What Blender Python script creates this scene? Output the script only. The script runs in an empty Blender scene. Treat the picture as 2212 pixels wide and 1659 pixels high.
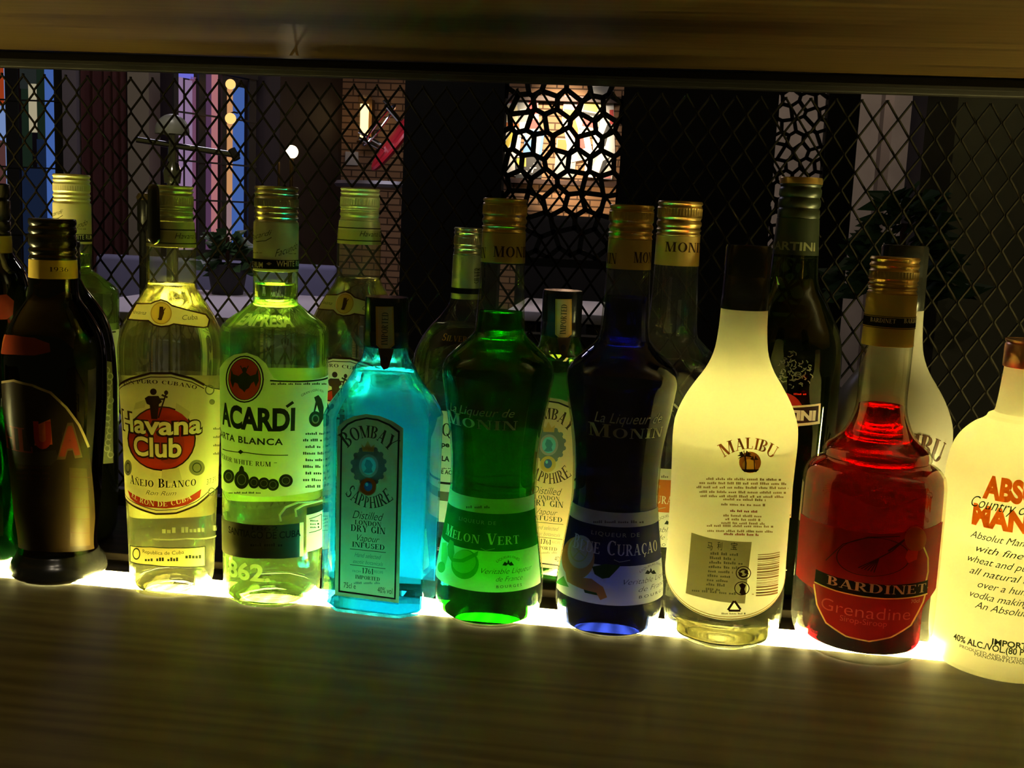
AMB = 0.035
import bpy, bmesh, math, random
from mathutils import Vector, Matrix, geometry
random.seed(7)
PI = math.pi
sc = bpy.context.scene
COL = sc.collection
W, H, F = 2212, 1659, 2383.0

# ------------------------------------------------------------------ camera
YAW, PITCH, ROLL = [math.radians(a) for a in (6.87, 8.71, 2.55)]
CAM = Vector((0, 0, 0.285))
FWD = Vector((-math.sin(YAW)*math.cos(PITCH), math.cos(YAW)*math.cos(PITCH), -math.sin(PITCH)))
_r = Vector((math.cos(YAW), math.sin(YAW), 0))
_u = _r.cross(FWD)
RT = _r*math.cos(ROLL) + _u*math.sin(ROLL)
UP = -_r*math.sin(ROLL) + _u*math.cos(ROLL)
cd = bpy.data.cameras.new('camera')
cd.sensor_fit = 'HORIZONTAL'; cd.sensor_width = 36; cd.lens = 36*F/W
cd.clip_start = 0.01; cd.clip_end = 60
cam = bpy.data.objects.new('camera', cd); COL.objects.link(cam)
m = Matrix.Identity(4)
for i in range(3):
    m[i][0] = RT[i]; m[i][1] = UP[i]; m[i][2] = -FWD[i]; m[i][3] = CAM[i]
cam.matrix_world = m
sc.camera = cam

def proj(p):
    v = Vector(p) - CAM; d = v.dot(FWD)
    return W/2 + F*v.dot(RT)/d, H/2 - F*v.dot(UP)/d, d
def ray(px, py):
    return FWD + RT*((px-W/2)/F) + UP*((H/2-py)/F)
def at(px, py, Y):
    """world point seen at a pixel on the vertical plane y = Y"""
    v = ray(px, py); return CAM + v*((Y-CAM.y)/v.y)

# ------------------------------------------------------------------ scene settings
sc.view_settings.view_transform = 'Standard'
sc.view_settings.look = 'None'
sc.view_settings.gamma = 1
sc.view_settings.use_curve_mapping = False
sc.view_settings.exposure = 0.4
cy = sc.cycles
cy.max_bounces = 18; cy.diffuse_bounces = 7; cy.glossy_bounces = 8
cy.transmission_bounces = 16; cy.transparent_max_bounces = 48
cy.sample_clamp_indirect = 40
cy.blur_glossy = 0.5
cy.use_denoising = True
w = bpy.data.worlds.new('world'); sc.world = w; w.use_nodes = True
w.node_tree.nodes['Background'].inputs[0].default_value = (0.5, 0.45, 0.14, 1)
w.node_tree.nodes['Background'].inputs[1].default_value = AMB

# ------------------------------------------------------------------ materials
MAT = {}
def S(c):
    """sRGB 0-255 -> linear"""
    return tuple(((x/255)/12.92 if x/255 < .04045 else ((x/255+.055)/1.055)**2.4) for x in c)
def newmat(name):
    mt = bpy.data.materials.new(name); mt.use_nodes = True
    nt = mt.node_tree; nt.nodes.clear()
    out = nt.nodes.new('ShaderNodeOutputMaterial')
    MAT[name] = mt
    def N(t, **k):
        n = nt.nodes.new(t)
        for a, b in k.items():
            if a in n.inputs: n.inputs[a].default_value = b
            else: setattr(n, a, b)
        return n
    def L(a, b): nt.links.new(a, b)
    return mt, nt, out, N, L
def c4(c): return (c[0], c[1], c[2], 1)
def mixs(N, L, fac, a, b):
    mx = N('ShaderNodeMixShader')
    if isinstance(fac, (int, float)): mx.inputs[0].default_value = fac
    else: L(fac, mx.inputs[0])
    L(a.outputs[0], mx.inputs[1]); L(b.outputs[0], mx.inputs[2])
    return mx
def pbr(name, col, rough=.5, metal=0, spec=.5, noise=0, scale=60, stretch=(1, 1, 1), coat=0, col2=None, bump=0):
    if name in MAT: return MAT[name]
    mt, nt, out, N, L = newmat(name)
    p = N('ShaderNodeBsdfPrincipled')
    p.inputs['Base Color'].default_value = c4(col); p.inputs['Roughness'].default_value = rough
    p.inputs['Metallic'].default_value = metal; p.inputs['Specular IOR Level'].default_value = spec
    p.inputs['Coat Weight'].default_value = coat
    if noise or col2:
        tc = N('ShaderNodeTexCoord'); mp = N('ShaderNodeMapping'); mp.inputs['Scale'].default_value = stretch
        nz = N('ShaderNodeTexNoise'); nz.inputs['Scale'].default_value = scale; nz.inputs['Detail'].default_value = 6
        cr = N('ShaderNodeValToRGB')
        c2 = col2 or tuple(x*(1-noise) for x in col)
        cr.color_ramp.elements[0].color = c4(c2); cr.color_ramp.elements[1].color = c4(col)
        cr.color_ramp.elements[0].position = .35; cr.color_ramp.elements[1].position = .65
        L(tc.outputs['Object'], mp.inputs[0]); L(mp.outputs[0], nz.inputs['Vector'])
        L(nz.outputs[0], cr.inputs[0]); L(cr.outputs[0], p.inputs['Base Color'])
        if bump:
            bp = N('ShaderNodeBump'); bp.inputs['Strength'].default_value = bump; bp.inputs['Distance'].default_value = .001
            L(nz.outputs[0], bp.inputs['Height']); L(bp.outputs[0], p.inputs['Normal'])
    L(p.outputs[0], out.inputs[0])
    return mt
def emit(name, col, s=1.0):
    if name in MAT: return MAT[name]
    mt, nt, out, N, L = newmat(name)
    e = N('ShaderNodeEmission'); e.inputs[0].default_value = c4(col); e.inputs[1].default_value = s
    L(e.outputs[0], out.inputs[0]); return mt
def glass(name, tint, edge=None, refl=.55, rough=.015, haze=.02):
    """thin bottle wall: clear face on, tinted and mirror-like at grazing angles"""
    if name in MAT: return MAT[name]
    mt, nt, out, N, L = newmat(name)
    edge = edge or tuple(x*.55 for x in tint)
    lw = N('ShaderNodeLayerWeight'); lw.inputs[0].default_value = .5
    p2 = N('ShaderNodeMath', operation='POWER'); L(lw.outputs['Facing'], p2.inputs[0]); p2.inputs[1].default_value = 2.2
    mc = N('ShaderNodeMix', data_type='RGBA'); L(p2.outputs[0], mc.inputs[0])
    mc.inputs[6].default_value = c4(tint); mc.inputs[7].default_value = c4(edge)
    tr = N('ShaderNodeBsdfTransparent'); L(mc.outputs[2], tr.inputs[0])
    gl = N('ShaderNodeBsdfGlossy'); gl.inputs['Roughness'].default_value = rough
    p4 = N('ShaderNodeMath', operation='POWER'); L(lw.outputs['Facing'], p4.inputs[0]); p4.inputs[1].default_value = 3.2
    ma = N('ShaderNodeMath', operation='MULTIPLY_ADD'); L(p4.outputs[0], ma.inputs[0]); ma.inputs[1].default_value = refl; ma.inputs[2].default_value = .05
    d = N('ShaderNodeBsdfDiffuse'); t = N('ShaderNodeBsdfTranslucent')
    for n_ in (d, t): n_.inputs[0].default_value = c4(tint)
    hz = mixs(N, L, .6, d, t)      # slight dust-like haze, mixed in to give the bottle bodies a glow
    mx = mixs(N, L, ma.outputs[0], tr, gl); m3 = mixs(N, L, haze, mx, hz); L(m3.outputs[0], out.inputs[0]); return mt
def liquid(name, col, ior=1.33, clear=.3):
    if name in MAT: return MAT[name]
    mt, nt, out, N, L = newmat(name)
    tr = N('ShaderNodeBsdfTransparent'); tr.inputs[0].default_value = c4(col)
    g = N('ShaderNodeBsdfGlass'); g.inputs['Color'].default_value = c4(col); g.inputs['Roughness'].default_value = 0; g.inputs['IOR'].default_value = ior
    mx = mixs(N, L, clear, g, tr); L(mx.outputs[0], out.inputs[0])
    m2, nt, out, N, L = newmat(name+' underside')
    g = N('ShaderNodeBsdfGlass'); g.inputs['Color'].default_value = c4(col); g.inputs['Roughness'].default_value = 0; g.inputs['IOR'].default_value = ior
    L(g.outputs[0], out.inputs[0]); return mt
def paper(name, col, trans=.45, gloss=.03):
    """printed paper or a frosted coat: lets part of the light behind it through"""
    if name in MAT: return MAT[name]
    mt, nt, out, N, L = newmat(name)
    d = N('ShaderNodeBsdfDiffuse'); d.inputs[0].default_value = c4(col)
    t = N('ShaderNodeBsdfTranslucent'); t.inputs[0].default_value = c4(col)
    mx = mixs(N, L, trans, d, t)
    g = N('ShaderNodeBsdfGlossy'); g.inputs['Roughness'].default_value = .3
    m2 = mixs(N, L, gloss, mx, g)
    L(m2.outputs[0], out.inputs[0]); return mt
def ink(name, col, rough=.5): return paper(name, col, .3, .02)

def relief(name, col, fac):  # pale tint that stands in for highlights on raised glass
    mt, nt, out, N, L = newmat(name)
    tr = N('ShaderNodeBsdfTransparent'); d = N('ShaderNodeBsdfDiffuse'); d.inputs[0].default_value = c4(col); t = N('ShaderNodeBsdfTranslucent'); t.inputs[0].default_value = c4(col)
    m1 = mixs(N, L, .5, d, t); m2 = mixs(N, L, fac, tr, m1); L(m2.outputs[0], out.inputs[0]); return mt
# ------------------------------------------------------------------ object helpers
def setp(o, label=None, cat=None, group=None, kind=None):
    if label: o['label'] = label
    if cat: o['category'] = cat
    if group: o['group'] = group
    if kind: o['kind'] = kind
    return o
def thing(name, label, cat, loc=(0, 0, 0), group=None):
    o = bpy.data.objects.new(name, None); COL.objects.link(o); o.location = loc
    o.empty_display_size = .02
    return setp(o, label, cat, group)
def obj(name, bm, mats, parent=None, loc=None, smooth=True, angle=35):
    me = bpy.data.meshes.new(name); bm.to_mesh(me); bm.free()
    for mt in (mats if isinstance(mats, (list, tuple)) else [mats]): me.materials.append(mt)
    if smooth:
        me.polygons.foreach_set('use_smooth', [True]*len(me.polygons))
        me.set_sharp_from_angle(angle=math.radians(angle))
    o = bpy.data.objects.new(name, me); COL.objects.link(o)
    if parent: o.parent = parent
    if loc is not None: o.location = loc
    return o
def copy_tree(o, parent=None, loc=None, label=None, group=None, rz=None):
    c = o.copy(); COL.objects.link(c)
    if parent: c.parent = parent
    if loc is not None: c.location = loc
    if rz is not None: c.rotation_euler.z = rz
    if label: c['label'] = label
    if group: c['group'] = group
    for ch in list(o.children): copy_tree(ch, c)
    return c
def box(bm, x0, x1, y0, y1, z0, z1, mi=0, bev=0):
    vs = [bm.verts.new((x, y, z)) for z in (z0, z1) for y in (y0, y1) for x in (x0, x1)]
    fs = [(0, 2, 3, 1), (4, 5, 7, 6), (0, 1, 5, 4), (2, 6, 7, 3), (0, 4, 6, 2), (1, 3, 7, 5)]
    out = []
    for f in fs:
        fc = bm.faces.new([vs[i] for i in f]); fc.material_index = mi; out.append(fc)
    if bev:
        es = {e for f in out for e in f.edges}
        bmesh.ops.bevel(bm, geom=list(es), offset=bev, segments=3, affect='EDGES', profile=.5)
    return vs
def boxo(name, x0, x1, y0, y1, z0, z1, mat, parent=None, bev=0):
    bm = bmesh.new(); box(bm, x0, x1, y0, y1, z0, z1, 0, bev)
    return obj(name, bm, mat, parent, smooth=bool(bev))
def tube(bm, pts, r, n=8, mi=0, caps=True):
    pts = [Vector(p) for p in pts]; rings = []
    for i, p in enumerate(pts):
        t = (pts[min(i+1, len(pts)-1)] - pts[max(i-1, 0)]).normalized()
        a = t.orthogonal().normalized() if i == 0 else (rings_a - t*rings_a.dot(t)).normalized()
        rings_a = a; b = t.cross(a)
        rr = r[i] if isinstance(r, (list, tuple)) else r
        rings.append([bm.verts.new(p + (a*math.cos(2*PI*k/n) + b*math.sin(2*PI*k/n))*rr) for k in range(n)])
    for i in range(len(rings)-1):
        for k in range(n):
            f = bm.faces.new((rings[i][k], rings[i][(k+1) % n], rings[i+1][(k+1) % n], rings[i+1][k])); f.material_index = mi
    if caps:
        f = bm.faces.new(rings[0][::-1]); f.material_index = mi
        f = bm.faces.new(rings[-1]); f.material_index = mi
def lathe(prof, n=72, knurl=None, mi=0, bm=None, close=True):
    """prof: (r, z) from bottom to top; knurl=(z0,z1,amount,count)"""
    bm = bm or bmesh.new(); rings = []
    for r, z in prof:
        if r < 1e-6: rings.append([bm.verts.new((0, 0, z))])
        else:
            ring = []
            for k in range(n):
                rr = r
                if knurl and knurl[0] <= z <= knurl[1]: rr = r*(1 + knurl[2]*math.cos(PI*k))
                a = 2*PI*k/n
                ring.append(bm.verts.new((rr*math.sin(a), -rr*math.cos(a), z)))
            rings.append(ring)
    for a, b in zip(rings, rings[1:]):
        for k in range(n):
            k2 = (k+1) % n
            if len(a) == 1 and len(b) == 1: continue
            if len(a) == 1: f = bm.faces.new((a[0], b[k2], b[k]))
            elif len(b) == 1: f = bm.faces.new((a[k], a[k2], b[0]))
            else: f = bm.faces.new((a[k], a[k2], b[k2], b[k]))
            f.material_index = mi
    return bm
def pchip(pts):
    """monotone cubic through sorted (z, r)"""
    z = [p[0] for p in pts]; r = [p[1] for p in pts]; n = len(z)
    h = [z[i+1]-z[i] for i in range(n-1)]; d = [(r[i+1]-r[i])/h[i] for i in range(n-1)]
    mm = [0]*n; mm[0] = d[0]; mm[-1] = d[-1]
    for i in range(1, n-1):
        if d[i-1]*d[i] > 0:
            w1 = 2*h[i]+h[i-1]; w2 = h[i]+2*h[i-1]
            mm[i] = (w1+w2)/(w1/d[i-1]+w2/d[i])
    def f(x):
        if x <= z[0]: return r[0]
        if x >= z[-1]: return r[-1]
        i = 0
        while x > z[i+1]: i += 1
        t = (x-z[i])/h[i]
        return ((1+2*t)*(1-t)**2*r[i] + t*(1-t)**2*h[i]*mm[i] + t*t*(3-2*t)*r[i+1] + t*t*(t-1)*h[i]*mm[i+1])
    return f

# ------------------------------------------------------------------ lettering
_gc = {}
_T, _t = .19, .06
def _rect(x0, y0, x1, y1): return [[(x0, y0), (x1, y0), (x1, y1), (x0, y1)]]
def _ln(x0, y0, x1, y1, wd): return [[(x0-wd/2, y0), (x0+wd/2, y0), (x1+wd/2, y1), (x1-wd/2, y1)]]
def _st(x, y0=0, y1=1, wd=_T, s='bt'):
    o = _rect(x-wd/2, y0, x+wd/2, y1)
    if 'b' in s: o += _rect(x-wd/2-.09, y0, x+wd/2+.09, y0+.05)
    if 't' in s: o += _rect(x-wd/2-.09, y1-.05, x+wd/2+.09, y1)
    return o
def _arc(cx, cyy, rx, ry, a0, a1, ts=_T, tt=_t, n=14):
    o = []
    for i in range(n):
        q = []
        for a, ins in ((a0+(a1-a0)*i/n, 0), (a0+(a1-a0)*(i+1)/n, 0), (a0+(a1-a0)*(i+1)/n, 1), (a0+(a1-a0)*i/n, 1)):
            a = math.radians(a)
            q.append((cx+(rx-ins*ts)*math.cos(a), cyy+(ry-ins*tt)*math.sin(a)))
        o.append(q)
    return o
def _sf(x, y, wd): return _rect(x-wd/2, y, x+wd/2, y+.05)
SER = {
 'A': (.86, _ln(.1, 0, .42, 1, _t)+_ln(.68, 0, .42, 1, _T)+_rect(.2, .28, .6, .34)+_sf(.1, 0, .24)+_sf(.7, 0, .32)),
 'B': (.74, _st(.16)+_arc(.3, .75, .32, .25, -90, 90)+_arc(.3, .26, .38, .26, -90, 90)),
 'C': (.8, _arc(.45, .5, .4, .5, 50, 310, _T, _t)+_rect(.66, .7, .72, .95)),
 'D': (.86, _st(.16)+_arc(.36, .5, .44, .5, -90, 90)),
 'E': (.72, _st(.16)+_rect(.2, .94, .62, 1)+_rect(.2, .48, .5, .54)+_rect(.2, 0, .65, .06)+_rect(.57, .8, .63, 1)+_rect(.6, 0, .66, .22)+_rect(.46, .4, .5, .62)),
 'F': (.68, _st(.16)+_rect(.2, .94, .62, 1)+_rect(.2, .48, .5, .54)+_rect(.57, .78, .63, 1)),
 'G': (.86, _arc(.46, .5, .41, .5, 50, 330, _T, _t)+_rect(.66, .72, .72, .95)+_st(.72, .05, .42, .17, 't')),
 'H': (.92, _st(.17)+_st(.75)+_rect(.2, .47, .7, .53)),
 'I': (.38, _st(.19)),
 'J': (.5, _st(.3, .15, 1, _T, 't')+_arc(.2, .18, .19, .2, 180, 360, .1, .06)),
 'L': (.7, _st(.16)+_rect(.2, 0, .62, .06)+_rect(.57, 0, .63, .26)),
 'M': (1.08, _st(.13, 0, 1, _t)+_ln(.5, 0, .2, 1, _T)+_ln(.5, 0, .83, 1, _t)+_st(.88)+_sf(.1, .95, .2)),
 'N': (.94, _st(.14, 0, 1, _t)+_ln(.74, 0, .2, 1, _T)+_st(.78, 0, 1, _t, 't')),
 'O': (.92, _arc(.46, .5, .42, .5, 0, 360, _T, _t, 26)),
 'P': (.72, _st(.16)+_arc(.3, .73, .36, .27, -90, 90)),
 'Q': (.92, _arc(.46, .5, .42, .5, 0, 360, _T, _t, 26)+_ln(.78, -.15, .5, .2, .14)),
 'R': (.8, _st(.16)+_arc(.3, .74, .35, .26, -90, 90)+_ln(.68, 0, .36, .5, _T)+_sf(.72, 0, .2)),
 'S': (.66, _arc(.33, .73, .26, .27, 30, 270, .15, .07)+_arc(.33, .27, .28, .27, -150, 90, .15, .07)+_rect(.53, .74, .58, .95)+_rect(.07, .05, .12, .28)),
 'T': (.78, _st(.39, 0, 1, _T, 'b')+_rect(.04, .94, .74, 1)+_rect(.04, .76, .09, 1)+_rect(.69, .76, .74, 1)),
 'U': (.86, _st(.16, .3, 1, _T, 't')+_st(.7, .3, 1, _t, 't')+_arc(.415, .32, .35, .32, 180, 360, .16, .07)),
 'V': (.86, _ln(.43, 0, .16, 1, _T)+_ln(.46, 0, .72, 1, _t)+_sf(.16, .95, .34)+_sf(.73, .95, .24)),
 'W': (1.2, _ln(.36, 0, .14, 1, _T)+_ln(.38, 0, .6, 1, _t)+_ln(.82, 0, .6, 1, _T)+_ln(.84, 0, 1.05, 1, _t)+_sf(.14, .95, .32)+_sf(1.06, .95, .24)),
 'Y': (.84, _ln(.42, .42, .15, 1, _T)+_ln(.45, .42, .7, 1, _t)+_st(.43, 0, .48, _T, 'b')+_sf(.15, .95, .32)+_sf(.71, .95, .24)),
 '1': (.5, _st(.26, 0, 1, _T, 'b')+_ln(.1, .8, .26, 1, .08)),
 '6': (.64, _arc(.32, .3, .28, .3, 0, 360, .15, .06, 20)+_arc(.5, .3, .46, .7, 110, 180, .15, .06)),
 '7': (.6, _rect(.05, .9, .56, 1)+_ln(.22, 0, .5, .95, _T)+_rect(.05, .72, .1, 1)),
 '9': (.64, _arc(.32, .7, .28, .3, 0, 360, .15, .06, 20)+_arc(.14, .7, .46, .7, -70, 0, .15, .06)),
 '3': (.62, _arc(.28, .74, .28, .26, -90, 150, .14, .06)+_arc(.28, .27, .3, .27, -150, 90, .14, .06)),
 ' ': (.4, []), '.': (.3, _rect(.08, 0, .22, .14)), '-': (.4, _rect(.05, .42, .35, .5)), "'": (.25, _rect(.05, .75, .15, 1)),
}
SER['Ñ'] = (SER['N'][0], SER['N'][1]+_rect(.25, 1.1, .7, 1.18)); SER['Ç'] = (SER['C'][0], SER['C'][1]+_ln(.4, -.25, .5, 0, .12))
def serif(s):
    x = 0; ps = []
    for ch in s:
        big = 1.0
        wd, gl = SER.get(ch.upper(), SER[' '])
        k = 1.0 if (ch.isupper() or not ch.isalpha()) else .76
        for q in gl: ps.append([(x+a*k, b*k) for a, b in q])
        x += wd*k + .06
    return ps
def sans(s, bold=0, shear=0, spacing=1):
    key = (s, bold, shear, spacing)
    if key in _gc: return _gc[key]
    c = bpy.data.curves.new('lettering', 'FONT'); c.body = s; c.size = 1; c.offset = bold; c.shear = shear
    c.space_character = spacing; c.resolution_u = 4
    o = bpy.data.objects.new('lettering', c); COL.objects.link(o)
    bpy.context.view_layer.update()
    me = o.evaluated_get(bpy.context.evaluated_depsgraph_get()).to_mesh()
    k = 1/.72
    ps = [[(me.vertices[i].co.x*k, me.vertices[i].co.y*k) for i in p.vertices] for p in me.polygons]
    bpy.data.objects.remove(o); bpy.data.curves.remove(c)
    _gc[key] = ps
    return ps

# ------------------------------------------------------------------ surfaces that labels lie on
class Round:
    """surface of revolution: profile given as (pixel row, pixel half width) and turned into metres"""
    def __init__(s, ref, Y, prof, base_hw, z0=0.0, x=None, r_base=None):
        s.y = Y; s.z0 = z0
        s.x = at(ref[0], ref[1], Y).x if x is None else x
        s.tv = math.atan2(-s.x, s.y)
        pts = []
        for py, hw in prof:
            z = s.zaxis(py); d = proj((s.x, s.y, z))[2]
            pts.append((z-z0, hw*d/F))
        pts.sort()
        d0 = proj((s.x, s.y, z0))[2]
        pts = [(0, base_hw*d0/F)] + [p for p in pts if p[0] > .0015]
        s.pts = pts; s.r = pchip(pts); s.top = pts[-1][0]
    def zaxis(s, py):
        z = .15
        for _ in range(12):
            a, b, d = proj((s.x, s.y, z)); z += (b-py)*d/F/math.cos(PITCH)
        return z
    def zl(s, py): return s.zaxis(py) - s.z0
    def zf(s, py):
        """height of the row as seen on the front of the surface"""
        return s.inv(proj((s.x, s.y, s.zaxis(py)))[0], py)[1]
    def zb(s, py):
        return s.zl(py) - s.r(s.zl(py))*(s.zf(py)-s.zl(py) and abs(s.zf(py)-s.zl(py))/max(1e-6, s.r(s.zl(py))))
    def rpx(s, hw, z):
        return hw*proj((s.x, s.y, z+s.z0))[2]/F
    def pt(s, a, z, off=0):
        r = s.r(z)
        dz = (s.r(z+.001)-s.r(z-.001))/.002
        nl = math.hypot(1, dz)
        th = a + s.tv; r2 = r + off/nl; z2 = z - off*dz/nl
        return (r2*math.sin(th), -r2*math.cos(th), z2)
    def inv(s, px, py):
        z = s.zl(py)
        for _ in range(9):
            r = s.r(z); ax, _b, d = proj((s.x, s.y, z+s.z0))
            hw = r*F/d*1.0
            fr = (px-ax)/hw
            fc = max(-.985, min(.985, fr)); a = math.asin(fc) + (fr-fc)*.9
            p = s.pt(a, z); q = proj((p[0]+s.x, p[1]+s.y, p[2]+s.z0))
            z += max(-.02, min(.02, (q[1]-py)*q[2]/F))
        return a, z
    def root(s): return (s.x, s.y, s.z0)
class Flat:
    """upright plane; rz turns its normal from -Y"""
    def __init__(s, x, y, z0, dist, rz=0):
        s.x, s.y, s.z0, s.dist, s.rz = x, y, z0, dist, rz
        s.n = Vector((math.sin(rz), -math.cos(rz), 0)); s.e = Vector((math.cos(rz), math.sin(rz), 0))
        s.o = Vector((x, y, z0)) + s.n*dist
    def inv(s, px, py):
        v = ray(px, py); t = (s.o-CAM).dot(s.n)/v.dot(s.n); p = CAM+v*t-s.o
        return p.dot(s.e), p.z
    def pt(s, a, z, off=0):
        p = s.n*(s.dist+off) + s.e*a; return (p.x, p.y, z)

def inside(q, x, y):
    r = False; j = len(q)-1
    for i in range(len(q)):
        if (q[i].y > y) != (q[j].y > y) and x < (q[j].x-q[i].x)*(y-q[i].y)/(q[j].y-q[i].y)+q[i].x: r = not r
        j = i
    return r
class Sheet:
    """a printed label: one mesh, several inks, laid on a surface"""
    def __init__(s, surf, off=.00035): s.s = surf; s.off = off; s.items = []; s.mats = []
    def mi(s, mat):
        if mat not in s.mats: s.mats.append(mat)
        return s.mats.index(mat)
    def _add(s, polys, mat, layer):
        """polys in (a, z) space"""
        s.items.append((layer, s.mi(mat), polys))
    def flatten(s):
        """cut all inks against each other so that the print is one single layer"""
        k = 3.5 if isinstance(s.s, Round) else 100
        vs, fs, rank = [], [], []
        for n, (layer, mi, polys) in enumerate(s.items):
            for q in polys:
                pts = []
                for x, z in q:
                    v = (x*k, z*100)
                    if not pts or (abs(v[0]-pts[-1][0])+abs(v[1]-pts[-1][1])) > 1e-5: pts.append(v)
                if len(pts) > 2 and abs(pts[0][0]-pts[-1][0])+abs(pts[0][1]-pts[-1][1]) < 1e-5: pts.pop()
                if len(pts) < 3: continue
                ar = sum(pts[i][0]*pts[(i+1) % len(pts)][1]-pts[(i+1) % len(pts)][0]*pts[i][1] for i in range(len(pts)))
                if abs(ar) < 1e-8: continue
                if ar < 0: pts.reverse()
                i0 = len(vs); vs += [Vector(v) for v in pts]; fs.append(list(range(i0, i0+len(pts)))); rank.append((layer, n, mi))
        V, _e, Fc, _ov, _oe, of = geometry.delaunay_2d_cdt(vs, [], fs, 0, 1e-6, True)
        b = bmesh.new(); bv = [b.verts.new((v.x, v.y, 0)) for v in V]
        for f, o in zip(Fc, of):
            if not o: continue
            cx = sum(V[i].x for i in f)/len(f); cyy = sum(V[i].y for i in f)/len(f)
            o = [i for i in o if inside([vs[j] for j in fs[i]], cx, cyy)]
            if not o: continue
            mi = max(rank[i] for i in o)[2]
            try: g = b.faces.new([bv[i] for i in f])
            except ValueError: continue
            g.material_index = mi
        bmesh.ops.delete(b, geom=[v for v in b.verts if not v.link_faces], context='VERTS')
        if isinstance(s.s, Round):
            xs = [v.co.x for v in b.verts]; zs = [v.co.y for v in b.verts]
            for ax, lo, hi, st in ((0, min(xs), max(xs), .12*k), (1, min(zs), max(zs), .8)):
                x = math.ceil(lo/st)*st
                while x < hi:
                    bmesh.ops.bisect_plane(b, geom=b.verts[:]+b.edges[:]+b.faces[:], plane_co=(x, 0, 0) if ax == 0 else (0, x, 0), plane_no=(1, 0, 0) if ax == 0 else (0, 1, 0)); x += st
        for v in b.verts: v.co = s.s.pt(v.co.x/k, v.co.y/100, s.off)
        return b
    def poly(s, pts, mat, layer=0): s._add([[s.s.inv(*p) for p in pts]], mat, layer)
    def quads(s, qs, mat, layer=0): s._add([[s.s.inv(*p) for p in q] for q in qs], mat, layer)
    def ellipse(s, cx, cyy, rx, ry, mat, layer=1, hole=0, n=28, a0=0, a1=360):
        if hole: s.quads(_arc(cx, cyy, rx, ry, a0, a1, rx*hole, ry*hole, n), mat, layer)
        else: s.poly([(cx+rx*math.cos(2*PI*i/n), cyy+ry*math.sin(2*PI*i/n)) for i in range(n)], mat, layer)
    def line(s, pts, wd, mat, layer=1):
        qs = []
        for (x0, y0), (x1, y1) in zip(pts, pts[1:]):
            l = math.hypot(x1-x0, y1-y0) or 1; nx, ny = -(y1-y0)/l*wd/2, (x1-x0)/l*wd/2
            ex, ey = (x1-x0)/l*wd*.2, (y1-y0)/l*wd*.2
            qs.append([(x0+nx-ex, y0+ny-ey), (x1+nx+ex, y1+ny+ey), (x1-nx+ex, y1-ny+ey), (x0-nx-ex, y0-ny-ey)])
        s.quads(qs, mat, layer)
    def band(s, z0, z1, a0, a1, mat, layer=0): s._add([[(a0, z0), (a1, z0), (a1, z1), (a0, z1)]], mat, layer)
    def text(s, t, x0, x1, yb, yt, mat, layer=2, font='sans', bold=0, shear=0, arc=0, slope=0, spacing=1, rot=False):
        ps = serif(t) if font == 'serif' else sans(t, bold, shear, spacing)
        if not ps: return
        xs = [p[0] for q in ps for p in q]; mn, mx = min(xs), max(xs)
        cx = (x0+x1)/2
        if rot:      # reads upwards: x0..x1 is the letter height, yb..yt the run
            a0, zb = s.s.inv(x0, (yb+yt)/2); a1, _ = s.s.inv(x1, (yb+yt)/2)
            _, z0 = s.s.inv(cx, yb); _, z1 = s.s.inv(cx, yt)
            s._add([[(a1+(a0-a1)*p[1], z0+(z1-z0)*(p[0]-mn)/(mx-mn)) for p in q] for q in ps], mat, layer); return
        a0, z0 = s.s.inv(x0, yb); a1, z1 = s.s.inv(x1, yb)
        _, zb = s.s.inv(cx, yb); _, zt = s.s.inv(cx, yt)
        h = zt-zb; out = []
        k = h/abs(yb-yt)
        wm = (a1-a0)*(s.s.r(zb) if isinstance(s.s, Round) else 1)
        for q in ps:
            qq = []
            for p in q:
                u = (p[0]-mn)/(mx-mn); e = 2*u-1
                zz = zb - arc*k*e*e + slope*k*e; da = 0
                if arc:   # letters lean along the arc
                    sl = -4*arc*k*e/wm
                    da = -sl*p[1]*h/(wm/(a1-a0))*.8
                qq.append((a0+(a1-a0)*u+da, zz+p[1]*h))
            out.append(qq)
        s._add(out, mat, layer)
    def words(s, x0, x1, y, h, mat, layer=2, seed=0, dens=.78, slope=0):
        """print too small to read: word-like dashes"""
        rd = random.Random(seed*131+int(y*7)); x = x0; qs = []
        while x < x1:
            l = rd.uniform(2.2, 5.5)*h*.8; l = min(l, x1-x)
            n = max(1, int(l/(h*.62)))
            for i in range(n):
                a = x+l*i/n; b = a+l/n*.72; hh = h*rd.choice((.6, .75, 1))
                yy = y+slope*((a-x0)/(x1-x0)-.5)
                qs.append([(a, yy), (b, yy), (b, yy-hh), (a, yy-hh)])
            x += l+h*.7
        s.quads(qs, mat, layer)
    def done(s, name, parent, label=None):
        o = obj(name, s.flatten(), s.mats, parent, smooth=True)
        if label: o['label'] = label
        return o

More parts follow.
